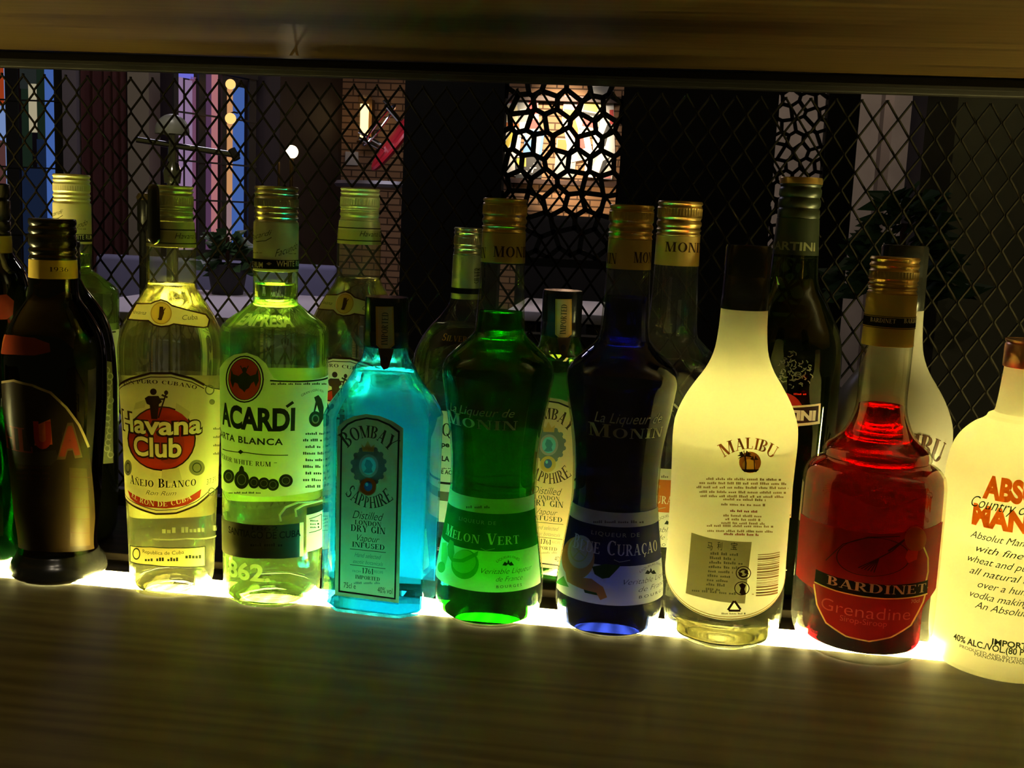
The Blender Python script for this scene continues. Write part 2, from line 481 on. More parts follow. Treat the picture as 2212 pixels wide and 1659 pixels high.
# ------------------------------------------------------------------ bottle parts
def shell(sf, mat, parent, ztop=None, name='glass', n=80, zmin=0.0):
    zt = ztop or sf.top
    zs = [zmin+(zt-zmin)*i/90 for i in range(91)]
    zs += [p[0] for p in sf.pts if zmin < p[0] < zt]; zs = sorted(set(zs))
    prof = [(0, zmin+.0012), (sf.r(zmin)*.6, zmin+.0010), (sf.r(zmin)*.9, zmin+.0003)] + [(sf.r(z), z) for z in zs]
    return obj(name, lathe(prof, n), mat, parent, angle=60)
def fill(sf, mat, parent, level, inset=.0013, bottom=.0022, n=72, rmax=None, dome=1.0):
    zs = [bottom+(level-bottom)*i/70 for i in range(71)]
    rr = lambda z: min(sf.r(z)-inset, rmax(z) if rmax else 9)
    r0 = rr(bottom)
    prof = [(0, bottom+.0085*dome), (r0*.3, bottom+.0080*dome), (r0*.55, bottom+.0062*dome), (r0*.75, bottom+.0034*dome), (r0*.88, bottom+.0010*dome), (r0-.0025, bottom-.0002), (r0-.001, bottom+.0002)] + [(rr(z), z) for z in zs[1:]] + [(rr(level)*.97, level-.0006), (rr(level)*.6, level-.0009), (0, level-.0009)]
    bm = lathe(prof, n); bmesh.ops.recalc_face_normals(bm, faces=bm.faces[:])
    for f in bm.faces:
        if f.calc_center_median().z < bottom+.012 and math.hypot(*f.calc_center_median().xy) < r0-.0016: f.material_index = 1
    return obj('liquid', bm, [mat, MAT[mat.name+' underside']], parent, angle=50)
def ringcap(r, z0, z1, mat, parent, bands, kn=None, name='cap', n=96, flat=.0):
    """screw cap; bands = heights (0..1) of pressed-in grooves"""
    prof = [(r*.98, z0), (r, z0+.0005)]
    h = z1-z0
    ev = []
    for b in bands:
        zc = z0+h*b
        ev += [(r, zc-.0016), (r*.965, zc-.0008), (r*.945, zc), (r*.965, zc+.0008), (r*1.008, zc+.0018)]
    if kn:
        a, b = z0+h*kn[0], z0+h*kn[1]
        ev += [(r*.992, a+(b-a)*i/4) for i in range(5)]
        kz = (a-1e-5, b+1e-5, .012, n/2)
    else: kz = None
    prof += sorted(ev, key=lambda p: p[1])
    prof += [(r, z1-.0014), (r*.985, z1-.0005), (r*.95, z1), (r*.9, z1-.0002), (0, z1-.0002)]
    return obj(name, lathe(prof, n, kz), mat, parent, angle=40)
def collar(r0, r1, z0, z1, mat, parent, name='collar', n=72):
    return obj(name, lathe([(r0*.97, z0), (r0, z0+.0002), ((r0+r1)/2, (z0+z1)/2), (r1, z1-.0002), (r1*.97, z1)], n), mat, parent, angle=50)
def thick_base(sf, parent, h=.0085, inset=.0009, n=72):
    """solid clear glass foot with a hollow underside"""
    mt = liquid('solid_glass', (.97, .98, .92), 1.45, 0)
    r0 = sf.r(.0015)-inset
    prof = [(0, .0062), (r0*.35, .0057), (r0*.62, .0040), (r0*.8, .0020), (r0*.9, .0009), (r0-.0015, .0008)]+[(sf.r(z)-inset, z) for z in (.0018, .003, .005, .007, h)]+[(sf.r(h)*.5, h+.0003), (0, h+.0003)]
    bm = lathe(prof, n); bmesh.ops.recalc_face_normals(bm, faces=bm.faces[:])
    return obj('glass_foot', bm, mt, parent, angle=50)
class Tube(Round):
    """collar surface with straight sides, in the local frame of a bottle"""
    def __init__(s, sf, z0, z1, r0, r1):
        s.x, s.y, s.z0, s.tv = sf.x, sf.y, sf.z0, sf.tv
        s.pts = [(z0, r0), (z1, r1)]; s.r = lambda z: r0+(r1-r0)*max(0, min(1, (z-z0)/(z1-z0))); s.top = z1
LED = 85
# ------------------------------------------------------------------ shared materials
CREAM = paper('cream_paper', (.80, .74, .50)); WHITEP = paper('white_paper', (.85, .82, .72)); PALEG = paper('pale_paper', (.78, .82, .62))
BLACK = ink('black_ink', (.012, .012, .008)); DARKB = ink('brown_ink', (.06, .025, .01)); REDI = paper('red_print', (.55, .035, .012), .3)
DARKG = ink('green_black_ink', (.025, .035, .012)); GOLDI = pbr('gold_print', (.55, .33, .07), .35, .6); GREYI = ink('grey_ink', (.20, .19, .12))
TANP = paper('tan_paper', (.45, .34, .17), .3); GLOSSB = pbr('black_plastic', (.012, .012, .01), .22, 0, .5)
GOLDCAP = pbr('gold_cap', (.62, .42, .13), .32, .85); ALUCAP = pbr('pale_green_cap', (.66, .68, .38), .38, .25); SILVCAP = pbr('silver_cap', (.62, .62, .46), .28, .9)
CREAMCAP = pbr('cream_cap', (.70, .62, .30), .4, .25); COPPER = pbr('copper_cap', (.75, .42, .24), .3, .7)
CLEAR = glass('clear_glass', (.97, .98, .94), (.62, .66, .5)); EMB = relief('relief_highlight', (.80, .85, .55), .33)
YF, YB, ZF, ZB = .757, .85, .0006, .006

# ------------------------------------------------------------------ clear rum with red disc label
sf = Round((371, 850), YF, [(533, 52), (540, 51.5), (605, 51.5), (620, 54), (640, 65), (660, 77.5), (690, 95), (720, 106.5), (760, 111), (790, 110.5), (829, 107), (943, 99.5), (1073, 94.5), (1170, 90), (1235, 87), (1262, 86)], 80, ZF)
rum = thing('rum_bottle', 'clear rum bottle with a red disc on its cream label and black tag on cap', 'bottle', sf.root(), 'bottles in the front row')
GH = glass('rum_glass', (.96, .97, .80), (.70, .68, .25), haze=.045)
shell(sf, GH, rum, sf.zl(500)); fill(sf, liquid('pale_rum', (.97, .96, .76), 1.33, .15), rum, sf.zl(612), dome=1.7)
zc0, zc1 = sf.zl(533), sf.zl(478); r0, r1 = sf.rpx(52, zc0), sf.rpx(48.5, zc1)
co = collar(r0, r1, zc0, zc1, ALUCAP, rum); ts = Tube(sf, zc0, zc1, r0, r1); s = Sheet(ts, .0003)
for y in (495, 524):
    z = sf.zl(y); s.band(z-.0004, z+.0004, -2.9, 2.9, DARKG)
s.text('Havana Club', 377, 446, 516, 503, DARKG, 1, shear=.35, bold=-.005)
s.done('print', co)
ringcap(sf.rpx(46.5, zc1), zc1, sf.zl(401), ALUCAP, rum, (.1, .28, .36, .78, .9), (.46, .68))
# black plastic tag clipped to the cap
bm = bmesh.new()
zt0, zt1 = sf.zl(527), sf.zl(400)
prev = None
for i, (f, wd) in enumerate(((0, .3), (.04, .8), (.1, 1), (.9, .88), (.97, .7), (1, .35))):
    z = zt0+(zt1-zt0)*f; ring = []
    for k in range(10):
        a = 2*PI*k/10; u = math.cos(a)*.0052*wd; q = math.sin(a)*.003*wd
        ang = -.62+sf.tv; R = sf.rpx(52, zc0)+.0028+q
        ring.append(bm.verts.new((R*math.sin(ang)+u*math.cos(ang), -R*math.cos(ang)+u*math.sin(ang), z)))
    if prev:
        for k in range(10): bm.faces.new((prev[k], prev[(k+1) % 10], ring[(k+1) % 10], ring[k]))
    else: bm.faces.new(ring[::-1])
    prev = ring
bm.faces.new(prev)
tg = obj('clip_tag', bm, GLOSSB, rum); tg['label'] = 'long black plastic tag clipped to the cap'
# front label
s = Sheet(sf)
top = [(230, 850), (264, 833), (290, 818), (330, 806), (370, 806), (410, 817), (435, 831), (452, 838), (482, 843), (515, 850)]
bot = [(515, 1040), (482, 1047), (462, 1055), (448, 1066), (420, 1091), (380, 1108), (340, 1110), (300, 1095), (277, 1076), (250, 1060)]
s.poly(top+bot, CREAM, 0)
s.line(top[:7], 5, DARKB, 1); s.line([(x, y+8) for x, y in top[:7]], 2, DARKB, 1); s.line(bot[3:], 4, DARKB, 1); s.line([(x, y-8) for x, y in bot[3:]], 1.5, DARKB, 1)
s.line(bot[:4], 2, DARKG, 1); s.line(top[6:], 2, DARKG, 1)
s.ellipse(447, 842, 10, 11, GREYI, 1, .25); s.ellipse(452, 1062, 8, 9, GREYI, 1, .25); s.ellipse(452, 868, 6, 6, GREYI, 1)
s.text('RON PURO CUBANO', 276, 420, 829, 821, DARKB, 2, 'serif', arc=14)
s.ellipse(351, 947, 68, 70, DARKB, 1); s.ellipse(351, 947, 65, 67, REDI, 2)
s.ellipse(366, 960, 30, 42, paper('red_shade_print', (.42, .03, .012), .3), 3)
s.ellipse(335, 846, 6.5, 7, DARKB, 4); s.poly([(325, 855), (345, 855), (352, 868), (346, 873), (343, 905), (331, 905), (328, 875), (322, 872), (318, 860)], DARKB, 4)
s.line([(360, 850), (345, 902)], 3, DARKB, 4); s.line([(352, 853), (362, 858)], 4, DARKB, 4); s.ellipse(360, 848, 4, 5, DARKB, 4); s.line([(345, 862), (357, 862)], 4, DARKB, 4)
CL = paper('cream_letters', (.86, .80, .58))
for t, x0, x1, yb, yt in (('Havana', 276, 430, 938, 898), ('Club', 297, 390, 986, 945)):
    s.text(t, x0-2, x1+2, yb+1, yt-1, DARKB, 5, bold=.075); s.text(t, x0, x1, yb, yt, CL, 6, bold=.028)
for x, rx in ((284, 8), (421, 16)): s.ellipse(x, 1010, rx, 17, GREYI, 2); s.ellipse(x, 1010, rx*.6, 11, DARKG, 3, .2)
s.text('Añejo Blanco', 289, 419, 1053, 1034, BLACK, 2, 'serif')
s.text('Ron Rum', 320, 380, 1070, 1060, GREYI, 2, shear=.4, bold=-.01)
rt = [(283, 1058), (300, 1070), (320, 1079), (360, 1084), (400, 1076), (430, 1056)]; rb = [(427, 1074), (400, 1091), (360, 1098), (318, 1094), (300, 1086), (289, 1076)]
s.poly(rt+rb, REDI, 2); s.text('EL RON DE CUBA', 292, 411, 1094, 1083, CL, 3, 'serif', arc=-13)
for i, y in enumerate((928, 946, 964, 982)): s.words(455, 478, y, 5, GREYI, 2, i)
s.text('37.5% Vol', 441, 477, 1040, 1028, GREYI, 2)
s.poly([(300, 870), (322, 862), (318, 880), (296, 885)], paper('faint_print', (.66, .6, .38)), 1); s.poly([(380, 870), (408, 890), (400, 915), (376, 900)], MAT['faint_print'], 1); s.poly([(352, 1015), (385, 1010), (392, 1040), (350, 1045)], MAT['faint_print'], 1)
s.done('front_label', rum)
s = Sheet(sf)
lo = [(288, 1178), (330, 1181), (380, 1183), (438, 1180), (438, 1222), (380, 1224), (330, 1220), (288, 1212)]
s.poly(lo, paper('buff_paper', (.55, .48, .24)), 0); s.line(lo+lo[:1], 2, DARKG, 1); s.ellipse(301, 1196, 8, 13, DARKG, 1, .25)
s.text('Republica de Cuba', 314, 395, 1198, 1190, DARKG, 2); s.words(318, 385, 1212, 8, DARKG, 2); s.words(398, 432, 1206, 10, DARKG, 2)
s.done('seal_label', rum)
s = Sheet(sf)
m_ = [(x, y) for x, y in [(283, 690), (300, 656), (330, 656), (338, 652), (350, 648), (362, 652), (372, 661), (385, 665), (440, 680), (447, 690), (443, 706), (435, 708), (375, 700), (365, 704), (350, 706), (335, 702), (325, 693), (283, 690)]]
s.poly(m_[:-1], CREAM, 0); s.line(m_, 3, DARKB, 1); s.ellipse(350, 677, 21, 24, GOLDI, 1, .1); s.ellipse(350, 677, 19, 22, paper('amber_print', (.75, .55, .14)), 1)
s.poly([(347, 663), (354, 663), (356, 676), (351, 692), (345, 692)], DARKB, 2); s.line([(358, 666), (344, 690)], 2, DARKB, 2)
s.text('Cuba', 392, 424, 691, 680, GREYI, 2, shear=.35); s.text('Havana', 288, 320, 679, 670, GREYI, 2, shear=.35)
s.done('shoulder_label', rum)
s = Sheet(sf, .0002); s.band(sf.zb(1105), sf.zb(800), PI-1.25, PI+1.25, WHITEP); s.done('back_label', rum)
s = Sheet(sf, .0006)
s.words(352, 440, 1150, 12, EMB, 0, 2, slope=-3); s.words(455, 484, 1146, 11, EMB, 0, 4); s.line([(335, 1164), (400, 1163), (470, 1157)], 3, EMB, 0)
s.done('raised_lettering', rum)

# ------------------------------------------------------------------ white rum with the bat disc
sf = Round((592, 900), YF, [(585, 47.5), (650, 47.5), (656, 52), (670, 69), (690, 97), (703, 111), (716, 114.5), (800, 113.8), (1000, 108), (1150, 105.5), (1230, 103), (1270, 101), (1290, 96)], 88, ZF)
bat = thing('rum_bottle', 'green-glowing clear rum bottle with a bat on a red disc, silver screw cap', 'bottle', sf.root(), 'bottles in the front row')
shell(sf, glass('green_tint_glass', (.90, .98, .72), (.45, .72, .14), haze=.04), bat, sf.zl(560)); fill(sf, liquid('white_rum', (.88, 1.0, .68), 1.33, .15), bat, sf.zl(612), dome=2.0)
zc0, zc1 = sf.zl(585), sf.zl(480); r0 = sf.rpx(48, zc0); r1 = sf.rpx(48, zc1)
co = collar(r0, r1, zc0, zc1, pbr('pale_metal_paper', (.68, .68, .52), .34, .35), bat); ts = Tube(sf, zc0, zc1, r0, r1); s = Sheet(ts, .0003)
s.band(sf.zl(579), sf.zl(559), -2.9, 2.9, BLACK); s.text('WHITE RUM', 597, 653, 575.5, 563, CL, 1, bold=.01); s.text('WHITE RUM', 510, 569, 575.5, 563, CL, 1, bold=.01)
s.quads([[(576, 569.5), (582, 566), (588, 569.5), (582, 573)]], CL, 1)
s.text('Facundo', 594, 640, 546, 530, DARKG, 1, shear=.4, bold=-.008, slope=10); s.text('Bacardi', 545, 588, 514, 502, DARKG, 1, shear=.4, bold=-.008, slope=8)
s.line([(556, 522), (575, 520), (587, 513)], 1.5, DARKG, 1); s.words(548, 568, 547, 3, GREYI, 1); s.words(622, 638, 549, 3, GREYI, 1)
s.done('print', co)
ringcap(sf.rpx(47, zc1), zc1, sf.zl(403), SILVCAP, bat, (.06, .2, .36, .72, .86), (.44, .62))
s = Sheet(sf)
top = [(455, 800), (484, 790), (496, 776), (512, 766), (538, 762), (560, 770), (576, 785), (584, 803), (592, 817), (606, 823), (640, 823), (702, 812), (730, 808)]
bot = [(730, 1045), (699, 1053), (660, 1064), (620, 1070), (560, 1073), (520, 1068), (484, 1055), (455, 1045)]
s.poly(top+bot, PALEG, 0)
s.ellipse(533, 819, 39, 51, BLACK, 1); s.ellipse(533, 819, 36, 48, PALEG, 2); s.ellipse(533, 819, 33.5, 45.5, BLACK, 3); s.ellipse(533, 819, 32, 44, REDI, 4)
s.poly([(533, 800), (538, 806), (545, 812), (556, 808), (560, 795), (562, 822), (556, 836), (552, 824), (547, 828), (542, 838), (536, 842), (533, 848), (529, 842), (523, 838), (519, 828), (513, 826), (509, 838), (504, 822), (506, 796), (510, 808), (521, 812), (528, 806)], DARKG, 5)
s.ellipse(533, 799, 5, 6, DARKG, 5); s.line([(528, 797), (525, 790)], 2, DARKG, 5); s.line([(538, 797), (541, 790)], 2, DARKG, 5)
s.line([(585, 822), (640, 824), (704, 816)], 3.5, DARKG, 1); s.words(586, 702, 831, 5, DARKG, 1, 3)
s.text('ACARDI', 487, 634, 928, 881, DARKG, 2, bold=.045); s.text('B', 462, 478, 926, 880, DARKG, 2, bold=.045); s.line([(618, 878), (630, 869)], 6, DARKG, 2)
s.text('CARTA BLANCA', 468, 610, 958, 944, DARKG, 2, bold=.025, spacing=1.15)
s.line([(487, 970), (515, 976), (535, 977), (570, 982), (620, 983)], 1.8, DARKG, 1); s.quads([[(519, 976), (525, 971), (531, 976), (525, 981)]], DARKG, 1)
s.text('SUPERIOR WHITE RUM', 470, 586, 1003, 993, DARKG, 2, 'serif'); s.text('-', 592, 598, 1002, 994, DARKG, 2)
for x, y, rx, ry in ((500, 1029, 12, 15), (527, 1036, 15, 20), (552, 1042, 11, 13), (572, 1044, 12, 13), (590, 1047, 12, 13), (616, 1038, 14, 14)): s.ellipse(x, y, rx, ry, DARKG, 2); s.ellipse(x, y, rx*.6, ry*.6, GREYI, 3, .15)
s.poly([(521, 1020), (523, 1009), (527, 1005), (531, 1009), (533, 1020)], DARKG, 2); s.words(500, 566, 1066, 4, DARKG, 2)
s.ellipse(677, 905, 14, 17, DARKG, 2); s.ellipse(677, 905, 8, 10, GREYI, 3, .3); s.poly([(674, 858), (683, 853), (690, 862), (695, 880), (694, 905), (690, 912), (686, 895), (680, 875), (676, 890), (672, 892), (677, 868)], DARKG, 2)
s.text('GRAN LIGERO RON', 648, 694, 846, 841, DARKG, 2, arc=8)
for i in range(9): s.words(656-(i % 2)*5, 697-(i % 3)*4, 939+i*14.3, 6, DARKG, 2, i)
s.done('front_label', bat)
s = Sheet(sf)
q = [(470, 1112), (488, 1120), (520, 1129), (580, 1134), (652, 1128), (652, 1201), (580, 1206), (520, 1203), (488, 1192), (470, 1186)]
s.poly(q, pbr('dark_green_paper', (.075, .085, .03), .35), 0); s.poly([(644, 1129), (652, 1128), (652, 1201), (644, 1202)], PALEG, 1)
s.text('SANTIAGO DE CUBA', 500, 646, 1163, 1148, BLACK, 1, bold=.02); s.text('1862', 548, 600, 1146, 1136, BLACK, 1); s.words(545, 610, 1180, 7, BLACK, 1)
s.done('lower_label', bat)
s = Sheet(sf, .0012)
q = [(656, 1112), (693, 1097), (693, 1178), (656, 1192)]
s.poly(q, WHITEP, 0); s.poly([(657, 1096), (693, 1085), (693, 1099), (657, 1112)], DARKG, 0); s.line([(662, 1120), (688, 1110), (688, 1142), (662, 1150)], 1.5, DARKG, 1)
for y in (1126, 1133, 1140): s.words(664, 684, y, 4, DARKG, 1, int(y))
s.done('hang_tag', bat, 'small white tag with a dark green top')
for pts in ([(605, 1125), (603, 1112), (615, 1095), (640, 1084), (680, 1082), (697, 1075)], [(636, 1115), (634, 1100), (650, 1090), (690, 1080)]):
    bm = bmesh.new(); P3 = [sf.pt(*sf.inv(*p), .0012) for p in pts]; tube(bm, P3, .0009, 6)
    obj('elastic_string', bm, paper('pale_string', (.7, .72, .4)), bat)
s = Sheet(sf, .0006); s.text('1862.', 492, 584, 1252, 1216, EMB, 0, bold=.03); s.done('raised_lettering', bat)
s = Sheet(sf, .0006); s.text('EMPRESA', 512, 634, 706, 681, EMB, 0, bold=.04); s.done('raised_lettering', bat)
s = Sheet(sf, .0002); s.band(sf.zb(1070), sf.zb(787), PI-1.3, PI+1.3, WHITEP); s.done('back_label', bat)

# ------------------------------------------------------------------ blue gin, square bottle
class Square:
    pass
gx = at(830, 880, YF).x; gin_rz = math.radians(-5)
rd_ = Round((833, 760), YF, [(742, 47.5), (1338, 47.5)], 48, ZF, x=gx)
zsh, znk, zcap = rd_.zl(872), rd_.zl(792), rd_.zl(745)
def gin_section(z, grow=0):
    """48 points of the chamfered-square / round section at height z"""
    a, b, c = .0388+grow, .031+grow, .0115
    k = min(1, max(0, (z-zsh+.008)/(znk-zsh+.008)))
    base = min(1, z/.004); a -= .003*(1-base); b -= .003*(1-base)
    taper = 1-.03*(1-min(1, z/zsh)); a *= taper; b *= taper
    rn = rd_.rpx(47.5, znk)+grow+(.006*max(0, 1-(z-znk)/.012)**2 if z > znk else .006)
    pts = []
    for i in range(72):
        f = 2*PI*i/72; cs, sn = abs(math.sin(f)), abs(math.cos(f))
        r = min(a/cs if cs > 1e-6 else 9, b/sn if sn > 1e-6 else 9, (a+b-c)/(cs+sn))
        sm = k*k*(3-2*k)*.45+k*.55
        r = r*(1-sm)+rn*sm
        pts.append((r*math.sin(f), -r*math.cos(f), z))
    return pts
def loft(secs, close_b=True, close_t=False):
    bm = bmesh.new(); R = [[bm.verts.new(p) for p in s_] for s_ in secs]
    for a, b in zip(R, R[1:]):
        for k in range(len(a)): bm.faces.new((a[k], a[(k+1) % len(a)], b[(k+1) % len(a)], b[k]))
    if close_b: bm.faces.new(R[0][::-1])
    if close_t: bm.faces.new(R[-1])
    return bm
def gin_bottle(label, gtint, gedge, lq, group):
    g = thing('gin_bottle', label, 'bottle', (gx, YF, ZF), group); g.rotation_euler.z = 0
    M = Matrix.Rotation(gin_rz, 4, 'Z')
    zs = [0, .0015, .004]+[.01+(zsh-.018)*i/12 for i in range(13)]+[zsh-.008+(znk-zsh+.008)*i/18 for i in range(1, 19)]+[znk+(zcap+.004-znk)*i/6 for i in range(1, 7)]
    bm = loft([gin_section(z) for z in zs]); bm.transform(M); obj('glass', bm, glass(gtint[0], gtint[1], gedge, .6), g, angle=22)
    lv = rd_.zl(800)
    zl_ = [.0022, .004]+[.012+(zsh-.02)*i/10 for i in range(11)]+[zsh-.008+(lv-zsh+.008)*i/12 for i in range(1, 13)]
    bm = loft([gin_section(z, -.0016) for z in zl_], True, True); bmesh.ops.recalc_face_normals(bm, faces=bm.faces[:]); bm.transform(M)
    for f in bm.faces:
        if f.calc_center_median().z < .0024: f.material_index = 1
    obj('liquid', bm, [lq, MAT[lq.name+' underside']], g, angle=22)
    fl = Flat(gx, YF, ZF, .031, gin_rz)
    s = Sheet(fl, .0006)
    o_ = [(724, 1285), (730, 922), (745, 908), (765, 899), (792, 894), (820, 898), (848, 909), (872, 925), (862, 1302)]
    def inset(k, cx=796, cyy=1095): return [(cx+(x-cx)*(1-k/68), cyy+(y-cyy)*(1-k/195)) for x, y in o_]
    s.poly(o_, TANP, 0); s.poly(inset(7), BLACK, 1); s.poly(inset(10.5), paper('mint_paper', (.62, .42, .20), .28), 2)
    s.text('BOMBAY', 752, 843, 945, 919, DARKB, 4, 'serif', arc=27)
    s.ellipse(797, 1006, 35, 39, paper('grey_wreath_print', (.13, .14, .12), .2), 3, .42, 40)
    for i in range(14):
        a = 2*PI*i/14+.2; s.ellipse(797+34*math.cos(a), 1006+38*math.sin(a), 6, 6, MAT['grey_wreath_print'], 3, n=8)
    s.ellipse(797, 1006, 21, 25, paper('mauve_print', (.3, .25, .22), .3), 4); s.ellipse(797, 1006, 15.5, 19, paper('cyan_print', (.12, .42, .46), .4), 5)
    s.poly([(792, 992), (800, 994), (806, 1004), (803, 1012), (806, 1020), (796, 1022), (786, 1020), (792, 1012), (788, 1004)], paper('dark_cyan_print', (.05, .2, .24), .3), 6)
    s.poly([(784, 975), (781, 958), (788, 966), (795, 951), (802, 966), (810, 959), (808, 976)], GOLDI, 6)
    s.ellipse(796, 1051, 18, 19, GOLDI, 5); s.ellipse(796, 1050, 9, 11, ink('gem_ink', (.05, .10, .22)), 6); s.ellipse(793, 1046, 3, 4, MAT['cyan_print'], 7)
    s.text('SAPPHIRE', 745, 850, 1097, 1073, DARKB, 4, 'serif', arc=-24)
    s.text('Distilled', 762, 829, 1122, 1104, DARKG, 4, shear=.4, bold=-.01); s.text('LONDON', 767, 824, 1135, 1125, DARKG, 4, 'serif'); s.text('DRY GIN', 758, 833, 1150, 1136, DARKG, 4, 'serif')
    s.text('Vapour', 772, 820, 1170, 1155, DARKG, 4, shear=.4, bold=-.01); s.text('INFUSED', 761, 831, 1184, 1173, DARKG, 4, 'serif')
    s.line([(757, 1185), (834, 1193)], 1.2, DARKG, 4); s.text('Hand selected', 766, 824, 1205, 1195, GREYI, 4, shear=.4); s.text('exotic botanicals', 763, 828, 1219, 1210, GREYI, 4, shear=.4); s.line([(757, 1219), (833, 1228)], 1.2, DARKG, 4)
    s.text('1761', 783, 807, 1239, 1227, DARKG, 4, 'serif'); s.text('FROM', 762, 780, 1236, 1231, GREYI, 4); s.text('RECIPE', 809, 828, 1238, 1232, GREYI, 4)
    s.text('IMPORTED', 768, 821, 1252, 1244, DARKG, 4, 'serif'); s.words(765, 822, 1261, 5, GREYI, 4); s.text('75cl e', 743, 769, 1270, 1258, DARKG, 4); s.text('40% vol', 816, 848, 1281, 1268, DARKG, 4)
    s.done('front_label', g)
    bk = Flat(gx, YF, ZF, .031, gin_rz+PI); s = Sheet(bk, .0005)
    s._add([[(-.033, .010), (.033, .010), (.033, zsh-.006), (.027, zsh+.004), (-.027, zsh+.004), (-.033, zsh-.006)]], paper('pale_blue_paper', (.50, .74, .98), .45), 0); s.done('back_label', g)
    # cap
    rc = rd_.rpx(47, zcap); zt = rd_.zl(641); h = zt-zcap
    prof = [(rc*.98, zcap-.001), (rc*1.02, zcap), (rc*1.02, zcap+h*.26), (rc*.985, zcap+h*.29), (rc*.985, zcap+h*.32), (rc, zcap+h*.35), (rc, zt-.004), (rc*.985, zt-.0015), (rc*.95, zt), (0, zt)]
    obj('cap', lathe(prof, 64), pbr('dark_blue_cap', (.012, .02, .035), .22, .3), g, angle=40)
    cs_ = Tube(rd_, zcap, zt, rc*1.02, rc*1.01); s = Sheet(cs_, .0006)
    s.poly([(813, 662), (849, 662), (851, 745), (832, 762), (814, 745)], GOLDI, 0); s.poly([(817, 664), (846, 664), (848, 743), (832, 757), (818, 743)], MAT['mint_paper'], 1)
    s.text('IMPORTED', 825, 838, 745, 675, DARKG, 2, 'serif', rot=True); s.done('seal_strip', g)
    ns = Round((833, 760), YF, [(742, 48), (760, 48), (780, 56), (795, 66), (800, 72)], 72, ZF, x=gx); s = Sheet(ns, .001)
    s.poly([(818, 752), (850, 752), (845, 776), (838, 797), (829, 801), (823, 790), (822, 775)], pbr('brown_seal', (.05, .025, .015), .3), 0); s.ellipse(832, 778, 6, 8, pbr('navy_seal', (.01, .012, .06), .3), 1)
    s.done('ribbon_seal', g)
    return g
gin = gin_bottle('square gin bottle glowing turquoise, arched label, black cap, in the front row', ('sapphire_glass', (.30, .86, 1.0)), (.03, .40, .85), liquid('gin', (.46, .93, 1.0), 1.33, .45), 'bottles in the front row')
gin2 = gin_bottle('square gin bottle with yellow-lit label, behind and between the two waisted liqueur bottles', ('green_lit_gin_glass', (.72, .96, .45)), (.2, .45, .15), liquid('clear_gin', (.80, .96, .80)), 'bottles in the back row')  # green in the glass tint stands in for light from the green liqueur
gin2.location = (-.0655, .843, ZB)
